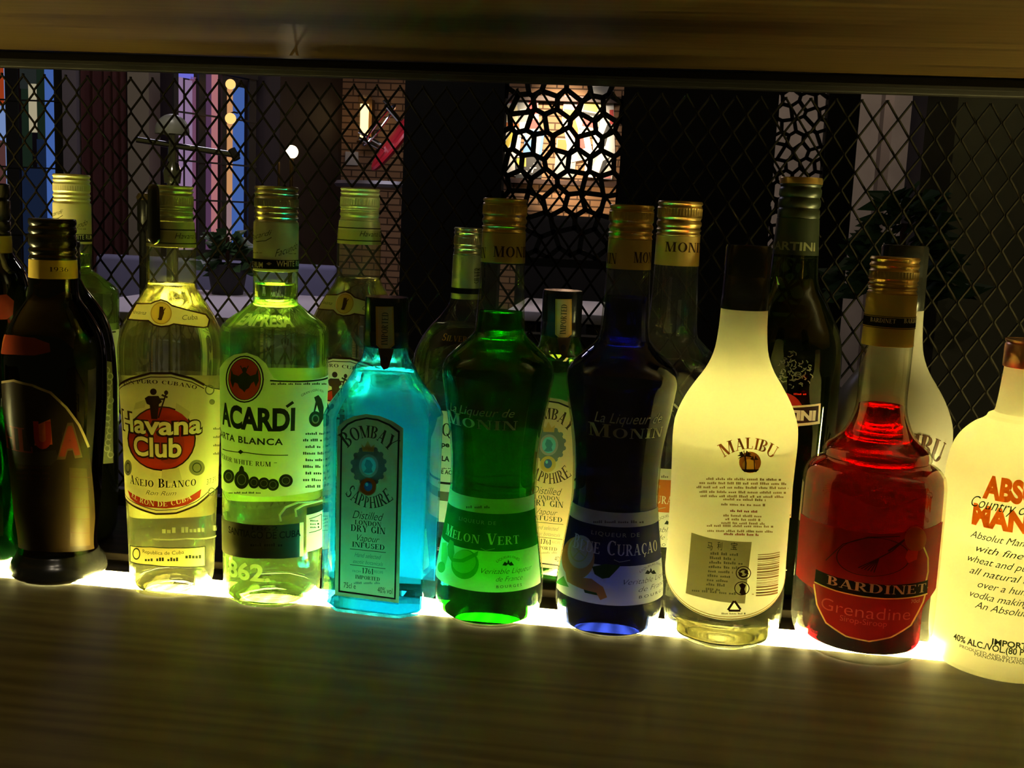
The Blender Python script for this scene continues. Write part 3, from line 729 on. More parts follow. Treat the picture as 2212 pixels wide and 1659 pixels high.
# ------------------------------------------------------------------ waisted liqueur bottles
MPROF = [(566, 47.5), (600, 48.5), (650, 50.5), (700, 53), (718, 56), (728, 64), (750, 88), (770, 109), (786, 118.5), (806, 121.5), (830, 118), (860, 113), (900, 105.5), (950, 98), (1000, 94), (1050, 93), (1100, 97), (1150, 104), (1200, 111), (1240, 115.5), (1275, 115.5), (1310, 107), (1325, 101)]
def liqueur(ref, Y, z0, label, group, lname, lcol, clear, band_mat, fruit, title, px, level, dy=0, x=None, neck=None):
    """px: pixel columns/rows of the print; dy: pixel shift of the profile rows"""
    sf = Round(ref, Y, [(y+dy, h) for y, h in MPROF], 90, z0, x=x)
    b = thing('liqueur_bottle', label, 'bottle', sf.root(), group)
    shell(sf, CLEAR, b, sf.zl(545+dy)); fill(sf, liquid(lname, lcol, 1.34, clear), b, sf.zl(level), dome=2.0)
    zc0, zc1 = sf.zl(567+dy), sf.zl(503+dy); r0, r1 = sf.rpx(48, zc0), sf.rpx(47, zc1)
    co = collar(r0, r1, zc0, zc1, pbr('gold_paper', (.62, .44, .12), .38, .4), b); ts = Tube(sf, zc0, zc1, r0, r1); s = Sheet(ts, .0003)
    for t, a0, a1, yb, yt in neck: s.text(t, a0, a1, yb, yt, DARKB, 1, 'serif')
    s.done('print', co)
    ringcap(sf.rpx(48, zc1), zc1, sf.zl(429+dy), GOLDCAP, b, (.1, .24, .46, .86), (.56, .84))
    s = Sheet(sf)
    if px.get('la'): s.text('La Liqueur de', *px['la'], paper('grey_letters', (.5, .52, .38), .5), 1, shear=.35, bold=-.004)
    if px.get('mo'): s.text('Monin', *px['mo'], MAT.get('grey_letters') or paper('grey_letters', (.5, .52, .38), .5), 1, 'serif')
    s.done('printed_lettering', b)
    s = Sheet(sf); z3, z2, z1, z0_ = [sf.zf(y) for y in px['rows']]
    aL, aR = px['ang']
    s.band(z2, z3, aL, aR, paper('pale_green_paper', (.62, .66, .42), .45)); s.band(z1, z2, aL, aR, band_mat); s.band(z0_, z1, aL, aR, PALEG)
    s.words(px['sub'][0], px['sub'][1], px['rows'][0]+20+px.get('ds', 0), 6, GREYI, 2); s.text('LIQUEUR DE', *px['liq'], paper('soft_letters', (.42, .45, .30), .4), 2, spacing=1.3)
    s.text(title, *px['title'], paper('pale_letters', (.78, .78, .55), .45), 6, 'serif')
    x0, x1, yb = px['title'][0], px['title'][1], px['title'][2]
    s.line([(x0+(x1-x0)*.5, yb+9), (x0+(x1-x0)*.56, yb+14), (x0+(x1-x0)*.68, yb+10)], 1.4, MAT['soft_letters'], 2)
    fruit(s)
    ex, ey = px['emb']
    s.text('LIQUEURS FINES', ex-22, ex+22, ey-12, ey-17, GREYI, 2, arc=10)
    s.quads([[(ex-12, ey+4), (ex-7, ey-4), (ex, ey+1), (ex-4, ey+5)], [(ex+12, ey+4), (ex+7, ey-4), (ex, ey+1), (ex+4, ey+5)], [(ex-2, ey), (ex, ey-9), (ex+3, ey-3), (ex+1, ey+2)]], DARKG, 2)
    s.text('Veritable Liqueur', ex-55, ex+50, ey+22, ey+10, DARKG, 2, shear=.4, bold=-.015); s.text('de France', ex-25, ex+30, ey+38, ey+27, DARKG, 2, shear=.4, bold=-.015)
    s.text('BOURGES', ex-24, ex+28, ey+52, ey+46, DARKG, 2, spacing=1.5)
    s.done('front_label', b)
    return b, sf
GR1 = paper('leaf_green_print', (.10, .42, .05), .4); GR2 = paper('light_green_print', (.30, .62, .14), .4); DG = paper('dark_leaf_print', (.03, .10, .02), .3)
def melon_art(s):
    s.ellipse(1008, 1219, 29, 32, GR1, 1); s.ellipse(1006, 1213, 25, 25, GR2, 2); s.poly([(980, 1205), (1000, 1208), (1036, 1190), (1034, 1200), (1005, 1215), (980, 1213)], GR1, 3)
    s.poly([(976, 1165), (984, 1170), (986, 1195), (980, 1213), (972, 1200), (970, 1180)], GR1, 3); s.poly([(958, 1172), (968, 1172), (972, 1200), (966, 1222), (956, 1210)], GR2, 2); s.ellipse(957, 1225, 9, 12, GR1, 2)
melon, msf = liqueur((1078, 760), YF, ZF, 'waisted liqueur bottle of bright green liquid, green melon label and gold cap', 'bottles in the front row', 'green_liqueur', (.03, .44, .022), .36,
    paper('green_paper', (.015, .16, .015), .4), melon_art, 'Melon Vert', dict(la=(978, 1110, 899, 880), mo=(975, 1115, 927, 901), rows=(1078, 1110, 1191, 1279), ang=(-1.9, 1.2), sub=(1010, 1060), liq=(994, 1072, 1131, 1123), title=(962, 1120, 1175, 1151), emb=(1097, 1217)), 672, neck=[('MONIN', 1066, 1150, 556, 533), ('MONIN', 985, 1050, 556, 533)])
OR1 = paper('orange_peel_print', (.62, .30, .06), .4); YE1 = paper('lemon_print', (.55, .50, .12), .4); YE2 = paper('pulp_print', (.60, .55, .28), .4)
def curacao_art(s):
    s.ellipse(1252, 1205, 36, 46, OR1, 1); s.ellipse(1258, 1192, 28, 36, YE2, 2); s.ellipse(1255, 1188, 20, 26, YE1, 3, .12); s.line([(1240, 1172), (1270, 1205)], 2, YE1, 3); s.line([(1272, 1172), (1242, 1205)], 2, YE1, 3)
    s.poly([(1225, 1232), (1250, 1245), (1282, 1250), (1306, 1268), (1314, 1290), (1300, 1296), (1292, 1280), (1262, 1272), (1230, 1256)], OR1, 3)
    s.poly([(1283, 1224), (1310, 1218), (1342, 1221), (1318, 1248), (1304, 1250), (1288, 1240)], DG, 2); s.poly([(1262, 1262), (1284, 1268), (1302, 1276), (1296, 1286), (1268, 1280)], DG, 2); s.poly([(1204, 1258), (1222, 1244), (1234, 1268)], GR1, 2)
cur, csf = liqueur((1345, 790), YF, ZF, 'nearly black waisted liqueur bottle with navy citrus label, left of the glowing white bottle', 'bottles in the front row', 'blue_liqueur', (.05, .075, .36), .34,
    paper('navy_paper', (.022, .026, .07), .35), curacao_art, 'Blue Curaçao', dict(la=(1288, 1424, 916, 893), mo=(1276, 1424, 947, 919), rows=(1107, 1138, 1222, 1307), ang=(-1.3, 1.35), sub=(1285, 1390), ds=3, liq=(1280, 1380, 1160, 1151), title=(1238, 1418, 1200, 1168), emb=(1403, 1235)), 640, dy=14, neck=[('MONIN', 1368, 1432, 568, 545), ('MONIN', 1270, 1332, 568, 545)])
def orange_art(s):
    s.ellipse(1330, 1120, 26, 30, OR1, 1)
ora, osf = liqueur((1468, 470), YB+.006, ZB, 'clear waisted bottle with orange label and gold cap, behind the dark navy-labelled bottle', 'bottles in the back row', 'clear_liqueur', (.86, .87, .72), .3,
    paper('orange_paper', (.50, .15, .01), .35), orange_art, 'Orange Curaçao', dict(mo=(1340, 1477, 884, 862), rows=(1012, 1036, 1106, 1181), ang=(-1.5, 1.5), sub=(1430, 1445), liq=(1390, 1428, 1052, 1046), title=(1341, 1484, 1086, 1064), emb=(1448, 1128)), 1180, dy=14-8, neck=[('MONIN', 1437, 1524, 545, 524)])

# ------------------------------------------------------------------ white coconut rum bottles
WPROF = [(664, 49), (700, 50), (750, 54.5), (775, 61), (800, 72.4), (830, 92), (860, 110), (890, 123), (920, 130.5), (950, 131.5), (1000, 129.5), (1100, 126.5), (1200, 126), (1280, 127.5), (1320, 125), (1350, 117), (1370, 110)]
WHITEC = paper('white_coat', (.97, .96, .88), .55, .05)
def coco(ref, Y, z0, label, group, front=True):
    sf = Round(ref, Y, WPROF if front else [(y-1, h) for y, h in WPROF], 96, z0)
    b = thing('coconut_rum_bottle', label, 'bottle', sf.root(), group)
    ztop = sf.zl(667); shell(sf, CLEAR, b, ztop+.004)
    fill(sf, liquid('coconut_rum', (.86, .85, .74), 1.5, .02), b, sf.zl(958), dome=0)
    # white coat with a curved lower edge, open towards the clear foot
    bm = bmesh.new(); n = 96; m_ = 46; grid = []
    zl0 = max(.006, sf.zf(1338)); zl1 = max(.024, sf.zl(1200))
    for k in range(n+1):
        a = -PI+2*PI*k/n; lowz = zl0+(zl1-zl0)*min(1, (a/1.75)**2)
        if abs(a) > 1.75: lowz = zl0+(zl1-zl0)*max(0, min(1, ((PI-abs(a))/(PI-1.75))**2)*1)
        grid.append([bm.verts.new(sf.pt(a, lowz+(ztop-lowz)*j/m_, .0003)) for j in range(m_+1)])
    for k in range(n):
        for j in range(m_): bm.faces.new((grid[k][j], grid[k+1][j], grid[k+1][j+1], grid[k][j+1]))
    bmesh.ops.remove_doubles(bm, verts=bm.verts, dist=1e-5)
    obj('white_coat', bm, WHITEC if front else paper('shaded_white_coat', (.33, .31, .25), .25, .05), b)  # rear bottle: same white coat, darkened to stand in for dimmer light
    zc = ztop; zt = sf.zl(530); r = sf.rpx(50, zc)
    prof = [(r*.97, zc-.001), (r*1.01, zc), (r, zc+.01), (r*.99, zc+(zt-zc)*.5), (r*.965, zc+(zt-zc)*.52), (r*.985, zc+(zt-zc)*.55), (r*.97, zc+(zt-zc)*.62), (r*.985, zc+(zt-zc)*.65), (r*.97, zt-.002), (r*.93, zt), (0, zt)]
    obj('cap', lathe(prof, 64), GLOSSB, b, angle=40)
    return b, sf
mal, sf = coco((1598, 800), YF, ZF, 'frosted white bottle glowing like a lamp, black cap and small palm-tree sun emblem', 'bottles in the front row')
ORB = paper('orange_brown_print', (.45, .14, .02), .3); BRN = paper('brown_print', (.38, .24, .10), .35)
s = Sheet(sf, .0008)
s.text('MALIBU', 1569, 1664, 969, 945, ORB, 1, 'serif', arc=23)
s.ellipse(1619, 998, 21.5, 23, paper('sun_print', (.50, .17, .02), .35), 1); s.ellipse(1617, 1005, 13, 14, paper('amber_sun_print', (.75, .42, .06), .4), 2)
s.line([(1609, 985), (1611, 1000), (1610, 1018)], 2.6, DARKB, 3); s.line([(1627, 992), (1628, 1018)], 2, DARKB, 3); s.poly([(1602, 1013), (1637, 1013), (1631, 1019), (1608, 1019)], DARKB, 3)
for dx, dyy in ((-15, -3), (-12, -9), (-3, -13), (6, -12), (13, -7), (17, 1), (-14, 4)): s.poly([(1609, 985), (1609+dx*.5, 981+dyy*.7), (1609+dx, 987+dyy), (1609+dx*.5, 986+dyy*.4)], DARKB, 3)
for dx, dyy in ((-8, -3), (-4, -7), (5, -7), (9, -2)): s.poly([(1627, 993), (1627+dx*.5, 990+dyy), (1627+dx, 994+dyy), (1627+dx*.5, 993)], DARKB, 3)
for i, (x0, x1, y) in enumerate(((1532, 1682, 1037), (1518, 1692, 1046), (1512, 1696, 1055), (1518, 1692, 1065), (1520, 1688, 1074), (1566, 1650, 1081), (1562, 1650, 1092))): s.words(x0, x1, y, 5.2, BRN, 1, i, slope=2)
for i, (x0, x1, y, mt) in enumerate(((1580, 1635, 1106, paper('red_small_print', (.4, .06, .03), .3)), (1566, 1642, 1116, BRN), (1570, 1640, 1124, BRN), (1562, 1648, 1132, BRN), (1533, 1666, 1138, BRN), (1534, 1664, 1149, BRN), (1567, 1636, 1156, MAT['red_small_print']))): s.words(x0, x1, y, 5, mt, 1, 20+i, slope=2)
rb_ = random.Random(3); y = 1197
while y < 1284:
    h = rb_.choice((1.2, 1.8, 2.6, 3.4)); yy = y
    s.quads([[(1634-(yy-1197)*.05, yy), (1678-(yy-1197)*.05, yy-6), (1678-(yy-1197)*.05, yy-6+h), (1634-(yy-1197)*.05, yy+h)]], BRN, 1); y += h+rb_.choice((1.4, 2, 2.8))
s.words(1622, 1626, 1284, 3, BRN, 1)
s.done('printed_lettering', mal)
s = Sheet(sf, .0007)
st_ = paper('grey_sticker', (.50, .46, .28), .35); s.poly([(1501, 1150), (1540, 1162), (1580, 1168), (1622, 1170), (1608, 1303), (1560, 1299), (1520, 1290), (1489, 1281)], st_, 0)
s.text('利', 1553, 1563, 1186, 1172, DARKG, 1); s.text('宝', 1580, 1593, 1186, 1173, DARKG, 1); s.text('马', 1533, 1544, 1186, 1172, DARKG, 1)
for i in range(9): s.words(1540-i*1.2, (1596, 1590, 1605, 1598, 1585, 1580, 1575, 1570, 1560)[i], 1199+i*9.5, 6, GREYI, 1, i, slope=3)
s.words(1502, 1595, 1281, 6, GREYI, 1, 5, slope=8)
s.done('import_sticker', mal)
s = Sheet(sf, .00095)
for x, y in ((1605, 1237), (1602, 1270)): s.ellipse(x, y, 15, 15, DARKB, 0, .12)
s.ellipse(1605, 1237, 10, 10, DARKB, 1, .38, 20, 20, 165); s.ellipse(1605, 1237, 10, 10, DARKB, 1, .38, 20, 200, 345); s.quads([[(1612, 1230), (1616, 1240), (1608, 1238), (1606, 1234)], [(1598, 1244), (1594, 1234), (1602, 1236), (1604, 1240)]], DARKB, 1)
s.poly([(1596, 1262), (1603, 1258), (1610, 1263), (1607, 1272), (1610, 1282), (1602, 1284), (1597, 1280), (1600, 1270)], DARKB, 1)
for a, b in (((1575, 1316), (1586, 1298)), ((1588, 1298), (1599, 1315)), ((1577, 1318), (1598, 1318))): s.line([a, b], 4.5, DARKB, 0)
s.words(1562, 1610, 1326, 3.5, GREYI, 0, 8)
s.done('recycling_marks', mal)
s = Sheet(sf, .0006)
def edge(off):
    out = []
    for i in range(41):
        a = -1.7+3.4*i/40; out.append((a, sf.zf(1338)+(sf.zl(1200)-sf.zf(1338))*(a/1.75)**2+off))
    return out
for o1, wd in ((.0005, .0007), (.0022, .0005)):
    e = edge(o1)
    s._add([[(a[0], a[1]), (b[0], b[1]), (b[0], b[1]+wd), (a[0], a[1]+wd)] for a, b in zip(e, e[1:])], GOLDI, 1)
s.done('gold_edge_line', mal)
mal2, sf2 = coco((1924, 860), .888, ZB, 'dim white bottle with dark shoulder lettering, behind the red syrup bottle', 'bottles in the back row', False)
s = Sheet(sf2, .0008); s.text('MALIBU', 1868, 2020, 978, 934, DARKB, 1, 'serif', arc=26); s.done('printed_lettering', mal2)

# ------------------------------------------------------------------ red syrup bottle
sf = Round((1886, 1060), YF, [(745, 53.5), (800, 53), (850, 52), (875, 53), (890, 55.5), (910, 62), (930, 71), (945, 82), (952, 90), (958, 98), (965, 107), (975, 113), (984, 114), (988, 110), (993, 113), (1000, 128), (1010, 139), (1022, 145.5), (1045, 148.5), (1080, 149), (1200, 148.5), (1290, 148), (1335, 146.5), (1360, 141), (1378, 130), (1390, 120), (1400, 116)], 113, ZF)
gre = thing('syrup_bottle', 'stepped-shoulder bottle of red syrup with black label band and gold screw cap', 'bottle', sf.root(), 'bottles in the front row')
shell(sf, CLEAR, gre, sf.zl(735))
z12, z13 = sf.zl(1190), sf.zl(1290); rlow = sf.rpx(122, z13)
fill(sf, liquid('red_syrup', (.46, .005, .022), 1.36, .3), gre, sf.zl(874), .002, .008, rmax=lambda z: rlow+.0105*max(0, min(1, (z-z13)/(z12-z13)))**2*1.0 if z < z12 else 9)
zc0, zc1 = sf.zl(745), sf.zl(634); r0, r1 = sf.rpx(54, zc0), sf.rpx(52.5, zc1)
co = collar(r0, r1, zc0, zc1, pbr('yellow_gold_paper', (.55, .40, .08), .4, .35), gre); ts = Tube(sf, zc0, zc1, r0, r1); s = Sheet(ts, .0003)
za, zb = sf.zl(703), sf.zl(683); s.band(za, zb, -2.9, 2.9, BLACK); s.band(za-.0009, za-.0005, -2.9, 2.9, BLACK); s.band(zb+.0005, zb+.0009, -2.9, 2.9, BLACK)
s.text('BARDINET', 1883, 1934, 697, 688, CL, 1, 'serif'); s.text('BARDINET', 1950, 1998, 697, 688, CL, 1, 'serif')
s.done('print', co)
ringcap(sf.rpx(51.5, zc1), zc1, sf.zl(555), GOLDCAP, gre, (.1, .2, .32, .68, .86), (.42, .62))
RLAB = paper('red_paper', (.28, .018, .014), .4); RLAB2 = paper('dark_red_paper', (.20, .012, .01), .35); GLINE = paper('gold_line_print', (.75, .62, .18), .4)
s = Sheet(sf)
tp = [(1738, 1108), (1770, 1125), (1820, 1140), (1870, 1149), (1920, 1152), (1970, 1148), (2008, 1136), (2024, 1126)]
bt = [(2010, 1270), (1990, 1300), (1960, 1350), (1920, 1376), (1880, 1384), (1840, 1374), (1800, 1350), (1776, 1310), (1768, 1270), (1745, 1256), (1728, 1240)]
s.poly(tp+bt, RLAB, 0)
s.line([(1770, 1262), (1776, 1305), (1795, 1345), (1835, 1374), (1880, 1385), (1922, 1376), (1960, 1350), (1984, 1300), (1992, 1268)], 3, GLINE, 2)
s.line([(1985, 1180), (1994, 1205), (1994, 1235), (1990, 1255)], 3, GLINE, 2)
s.poly([(1774, 1229), (1815, 1246), (1860, 1257), (1910, 1263), (1955, 1261), (1994, 1252), (1992, 1282), (1955, 1291), (1910, 1293), (1860, 1287), (1815, 1276), (1771, 1257)], BLACK, 2)
s.line([(1771, 1257), (1815, 1276), (1860, 1287), (1910, 1293), (1955, 1291), (1992, 1282)], 2.5, GLINE, 3)
s.text('BARDINET', 1795, 1988, 1281, 1262, paper('dusty_letters', (.48, .34, .22), .35), 3, 'serif')
s.text('Grenadine', 1783, 1958, 1335, 1308, paper('rose_letters', (.52, .12, .08), .4), 3, bold=-.012); s.text('Sirop-Siroop', 1822, 1914, 1349, 1336, MAT['rose_letters'], 3, bold=-.01)
s.text('70cl', 1960, 1976, 1302, 1294, MAT['dusty_letters'], 3)
s.ellipse(1888, 1203, 72, 42, DARKB, 1, .03, 40); s.line([(1795, 1210), (1830, 1175), (1880, 1160), (1940, 1158)], 2, DARKB, 1)
for k in range(6): s.line([(1952, 1163), (1925, 1190), (1900, 1205), (1860+k*6, 1226+k*2)], 2.2, DARKB, 2)
s.line([(1952, 1163), (1918, 1190)], 4, DARKB, 2)
s.ellipse(1970, 1164, 21, 27, paper('cherry_print', (.36, .10, .02), .35), 3); s.poly([(1955, 1188), (1975, 1190), (1972, 1208), (1956, 1216), (1950, 1204)], REDI, 3)
s.done('front_label', gre)

# ------------------------------------------------------------------ frosted vodka at the right edge
sf = Round((2196, 1060), YF-.006, [(795, 53), (880, 60), (893, 63), (899, 74), (906, 77), (912, 84), (920, 98), (932, 112), (950, 127), (970, 137), (1000, 144), (1050, 147.5), (1120, 148), (1250, 147), (1350, 146), (1385, 143), (1410, 137), (1430, 130)], 124, ZF)
vod = thing('vodka_bottle', 'frosted vodka bottle with large orange letters, copper cap, cut off by the right edge', 'bottle', sf.root(), 'bottles in the front row')
FROST = paper('frosted_glass', (.84, .82, .68), .6, .07)
shell(sf, FROST, vod, sf.zl(790)); fill(sf, liquid('vodka', (.97, .97, .90), 1.5, .04), vod, sf.zl(1165), .002, dome=0)
zc = sf.zl(794); ringcap(sf.rpx(57, zc), zc, sf.zl(735), COPPER, vod, (.9,), None)
s = Sheet(sf, .0006); ORL = paper('orange_letters', (.95, .20, .01), .45); SCR = ink('script_ink', (.04, .05, .015))
s.text('ABSOLUT', 2133, 2308, 1088, 1040, ORL, 1, bold=.055); s.text('MANDRIN', 2111, 2314, 1150, 1106, ORL, 1, bold=.055)
s.text('Country of Sweden', 2110, 2300, 1112, 1086, SCR, 2, shear=.45, bold=-.004)
for t, x0, x1, y in (('Absolut Mandrin is made', 2108, 2300, 1180), ('with fine Swedish', 2120, 2292, 1208), ('wheat and pure water', 2103, 2285, 1232), ('all natural mandarin', 2106, 2288, 1258), ('over a hundred years', 2122, 2290, 1285), ('vodka making tradition', 2107, 2284, 1308), ('An Absolut tradition', 2116, 2280, 1330)):
    s.text(t, x0, x1, y, y-16, SCR, 1, shear=.42, bold=-.002)
s.text('IMPORTED', 2149, 2236, 1399, 1386, SCR, 1, bold=.03); s.text('40% ALC./VOL.(80 PROOF)', 2074, 2252, 1408, 1394, SCR, 1, bold=.02); s.text('PRODUCED AND BOTTLED IN', 2087, 2226, 1419, 1412, SCR, 1); s.text('MANDARIN FLAVORED', 2116, 2226, 1429, 1422, SCR, 1)
s.done('printed_lettering', vod)

# ------------------------------------------------------------------ coffee liqueur at the left
sf = Round((121, 900), YF+.004, [(598, 49.5), (625, 50), (645, 55), (665, 68), (688, 82), (717, 96), (750, 103), (780, 105.5), (831, 105), (1000, 94), (1100, 86), (1170, 78.5), (1190, 82), (1205, 92), (1225, 97), (1250, 96)], 84, ZF)
kah = thing('coffee_liqueur_bottle', 'dark brown liqueur bottle with tan arched label, yellow neck band and black cap', 'bottle', sf.root(), 'bottles in the front row')
shell(sf, glass('brown_glass', (.16, .075, .022), (.05, .03, .008), .6, haze=.003), kah, sf.zl(590)); fill(sf, liquid('coffee_liqueur', (.10, .04, .012), 1.35, .3), kah, sf.zl(640))
zc0, zc1 = sf.zl(600), sf.zl(560); r0, r1 = sf.rpx(50, zc0), sf.rpx(49, zc1)
co = collar(r0, r1, zc0, zc1, pbr('yellow_paper', (.70, .50, .06), .45), kah); s = Sheet(Tube(sf, zc0, zc1, r0, r1), .0003); s.text('1936', 108, 144, 587, 577, DARKB, 1, 'serif'); s.done('print', co)
ringcap(sf.rpx(48.5, zc1), zc1, sf.zl(472), GLOSSB, kah, (.12, .3, .62, .82), None)
obj('foot_band', lathe([(sf.r(0)*.98, .0002), (sf.r(0)+.0008, .001)]+[(sf.r(z)+.0008, z) for z in [i*.002 for i in range(1, 10)]]+[(sf.r(.019), .0195)], 64), GLOSSB, kah)
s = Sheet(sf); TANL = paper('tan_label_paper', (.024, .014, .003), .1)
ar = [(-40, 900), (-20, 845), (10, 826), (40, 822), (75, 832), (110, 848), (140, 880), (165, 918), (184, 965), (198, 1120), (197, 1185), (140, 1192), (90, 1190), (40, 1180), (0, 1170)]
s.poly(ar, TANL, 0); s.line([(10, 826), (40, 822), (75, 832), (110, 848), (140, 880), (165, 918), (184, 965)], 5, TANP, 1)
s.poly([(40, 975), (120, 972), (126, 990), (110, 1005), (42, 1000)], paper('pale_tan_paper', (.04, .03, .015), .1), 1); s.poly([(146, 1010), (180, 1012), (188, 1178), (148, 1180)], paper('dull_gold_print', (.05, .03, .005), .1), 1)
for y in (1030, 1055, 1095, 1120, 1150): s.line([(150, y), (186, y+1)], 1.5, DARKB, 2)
KL = paper('maroon_letters', (.20, .028, .012), .2)
s.poly([(84, 918), (110, 905), (114, 960), (80, 962)], paper('orange_flash_print', (.75, .14, .02), .35), 1)
s.text('KAHL', -30, 76, 965, 915, KL, 2, 'serif', bold=.02); s.text('U', 80, 112, 965, 912, REDI, 2, bold=.06)
s.text('A', 122, 172, 983, 918, paper('dull_tan_print', (.10, .065, .02), .15), 2, bold=.09); s.text('A', 126, 168, 980, 922, KL, 3, bold=.06)
for y in (1012, 1024, 1036): s.words(45, 110, y, 6, DARKB, 2, int(y))
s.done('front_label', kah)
s = Sheet(sf); s.poly([(-25, 735), (0, 722), (40, 724), (80, 730), (108, 742), (110, 760), (80, 768), (40, 766), (0, 764), (-25, 762)], paper('red_seal_paper', (.28, .04, .015), .3), 0); s.poly([(2, 728), (24, 722), (14, 760), (0, 764)], paper('orange_seal_print', (.5, .14, .03), .3), 1); s.done('shoulder_seal', kah)

# ------------------------------------------------------------------ other bottles of the back row
sf = Round((140, 831), .832, [(600, 36), (620, 46), (650, 68), (680, 86), (717, 98), (760, 104), (831, 107), (1000, 106), (1073, 105), (1130, 102), (1160, 98)], 90, ZB)
dk = thing('dark_bottle', 'black-green bottle with upright cream print on its side, behind the brown liqueur bottle', 'bottle', sf.root(), 'bottles in the back row')
shell(sf, glass('black_green_glass', (.13, .16, .06), (.10, .13, .04), .9), dk, sf.zl(590)); fill(sf, liquid('dark_spirit', (.10, .10, .04)), dk, sf.zl(700))
zc = sf.zl(600); ringcap(sf.rpx(36, zc), zc, sf.zl(520), GLOSSB, dk, (.2, .8), None)
s = Sheet(sf); OLV = paper('olive_paper', (.13, .14, .06), .3)
s.poly([(196, 790), (210, 778), (232, 782), (236, 1000), (206, 1002), (202, 900)], OLV, 0); cm = paper('cream_relief_print', (.30, .31, .17), .3)
for i in range(15): s.ellipse(222+(i*7 % 9), 800+i*13, 7, 8, cm, 1, .34, 14); s.done('side_label', dk)
sf = Round((-16, 760), .90, [(400, 42), (540, 44), (560, 54), (585, 70), (610, 77), (650, 82), (800, 83), (1000, 82)], 78, ZB)
lf = thing('dark_bottle', 'dark bottle with gold neck band and red shoulder label, cut by the left edge', 'bottle', sf.root(), 'bottles in the back row')
shell(sf, MAT['black_green_glass'], lf, sf.zl(545)); fill(sf, MAT['dark_spirit'], lf, sf.zl(560))
z0, z1 = sf.zl(545), sf.zl(508); collar(sf.rpx(45, z0), sf.rpx(44, z1), z0, z1, pbr('dull_gold_paper', (.45, .34, .05), .45), lf)
ringcap(sf.rpx(43, z1), z1, sf.zl(395), GLOSSB, lf, (.1, .3, .7), None)
s = Sheet(sf); s.poly([(-40, 640), (10, 636), (24, 650), (22, 680), (10, 690), (-40, 690)], MAT['red_seal_paper'], 0); s.done('shoulder_label', lf)
sf = Round((-56, 1120), YF+.010, [(760, 30), (840, 34), (880, 60), (910, 80), (950, 92), (1000, 97), (1100, 97), (1170, 95), (1195, 92)], 78, ZF)
gr = thing('green_bottle', 'low green bottle with lit green foot at the left edge beside the brown bottle', 'bottle', sf.root(), 'bottles in the front row')
shell(sf, glass('deep_green_glass', (.05, .42, .10), (.02, .25, .04), .6), gr, sf.zl(765)); fill(sf, liquid('green_spirit', (.05, .55, .08)), gr, sf.zl(900))
z = sf.zl(765); ringcap(sf.rpx(33, z), z, sf.zl(700), GLOSSB, gr, (.3, .8), None)
bat2 = copy_tree(bat, loc=(at(155, 420, .908).x, .908, ZB), label='clear rum bottle with cream screw cap and signature collar, behind the brown bottle at left', group='bottles in the back row'); bat2.rotation_euler.z = -.12
rum2 = copy_tree(rum, loc=(at(777, 470, YB).x, YB, ZB), label='clear rum bottle with yellow-green cap, behind the bat bottle and the square blue bottle', group='bottles in the back row'); rum2.rotation_euler.z = -.28
for c in list(rum2.children):
    if c.name.startswith('clip_tag'): bpy.data.objects.remove(c)
for c in list(bat2.children):
    if c.name.startswith('cap') or c.name.startswith('collar'):
        c.data = c.data.copy(); c.data.materials.clear(); c.data.materials.append(CREAMCAP)
# tequila between the blue gin and the green liqueur
sf = Round((1005, 690), YB+.012, [(640, 33), (655, 36), (680, 52), (710, 78), (740, 96), (770, 107), (800, 110), (900, 111), (1100, 109), (1200, 107)], 96, ZB)
teq = thing('tequila_bottle', 'clear bottle with silver neck foil, dark shoulder label, behind the blue and green bottles', 'bottle', sf.root(), 'bottles in the back row')
shell(sf, CLEAR, teq, sf.zl(620)); fill(sf, liquid('tequila', (.80, .84, .66)), teq, sf.zl(700))
z0, z1 = sf.zl(645), sf.zl(550); r0, r1 = sf.rpx(33, z0), sf.rpx(31.5, z1)
co = collar(r0, r1, z0, z1, pbr('silver_green_foil', (.55, .60, .42), .3, .7), teq); s = Sheet(Tube(sf, z0, z1, r0, r1), .0003)
s.band(sf.zl(633), sf.zl(621), -2.9, 2.9, ink('navy_ink', (.012, .016, .03))); s.text('SILVER', 1024, 1037, 612, 578, DARKG, 1, 'serif', rot=True); s.done('print', co)
ringcap(sf.rpx(31, z1), z1, sf.zl(492), SILVCAP, teq, (.14, .3, .72, .88), (.38, .62))
s = Sheet(sf); s.poly([(930, 735), (955, 715), (985, 708), (1040, 708), (1080, 730), (1080, 752), (1040, 742), (985, 742), (950, 750), (932, 758)], paper('dark_shoulder_paper', (.035, .035, .045), .2), 0); s.text('Silver', 956, 1010, 738, 722, GOLDI, 1, 'serif'); s.done('shoulder_label', teq)
s = Sheet(sf); z0, z1 = sf.zf(1130), sf.zf(890); s.band(z0, z1, -1.5, 1.5, PALEG)
s.text('Q', 957, 976, 942, 914, DARKG, 1, 'serif'); s.text('pe', 956, 973, 965, 954, DARKG, 1, bold=.04); s.text('LA', 957, 973, 996, 985, DARKG, 1, bold=.04); s.words(957, 976, 1013, 3, DARKG, 1); s.text('E AC', 956, 978, 1024, 1015, DARKG, 1, bold=.03)
s.band(sf.zf(1048), sf.zf(1043), -1.5, 1.5, BLACK, 1); s.band(sf.zf(1084), sf.zf(1064), -1.5, 1.5, MAT['dark_green_paper'], 1); s.done('front_label', teq)
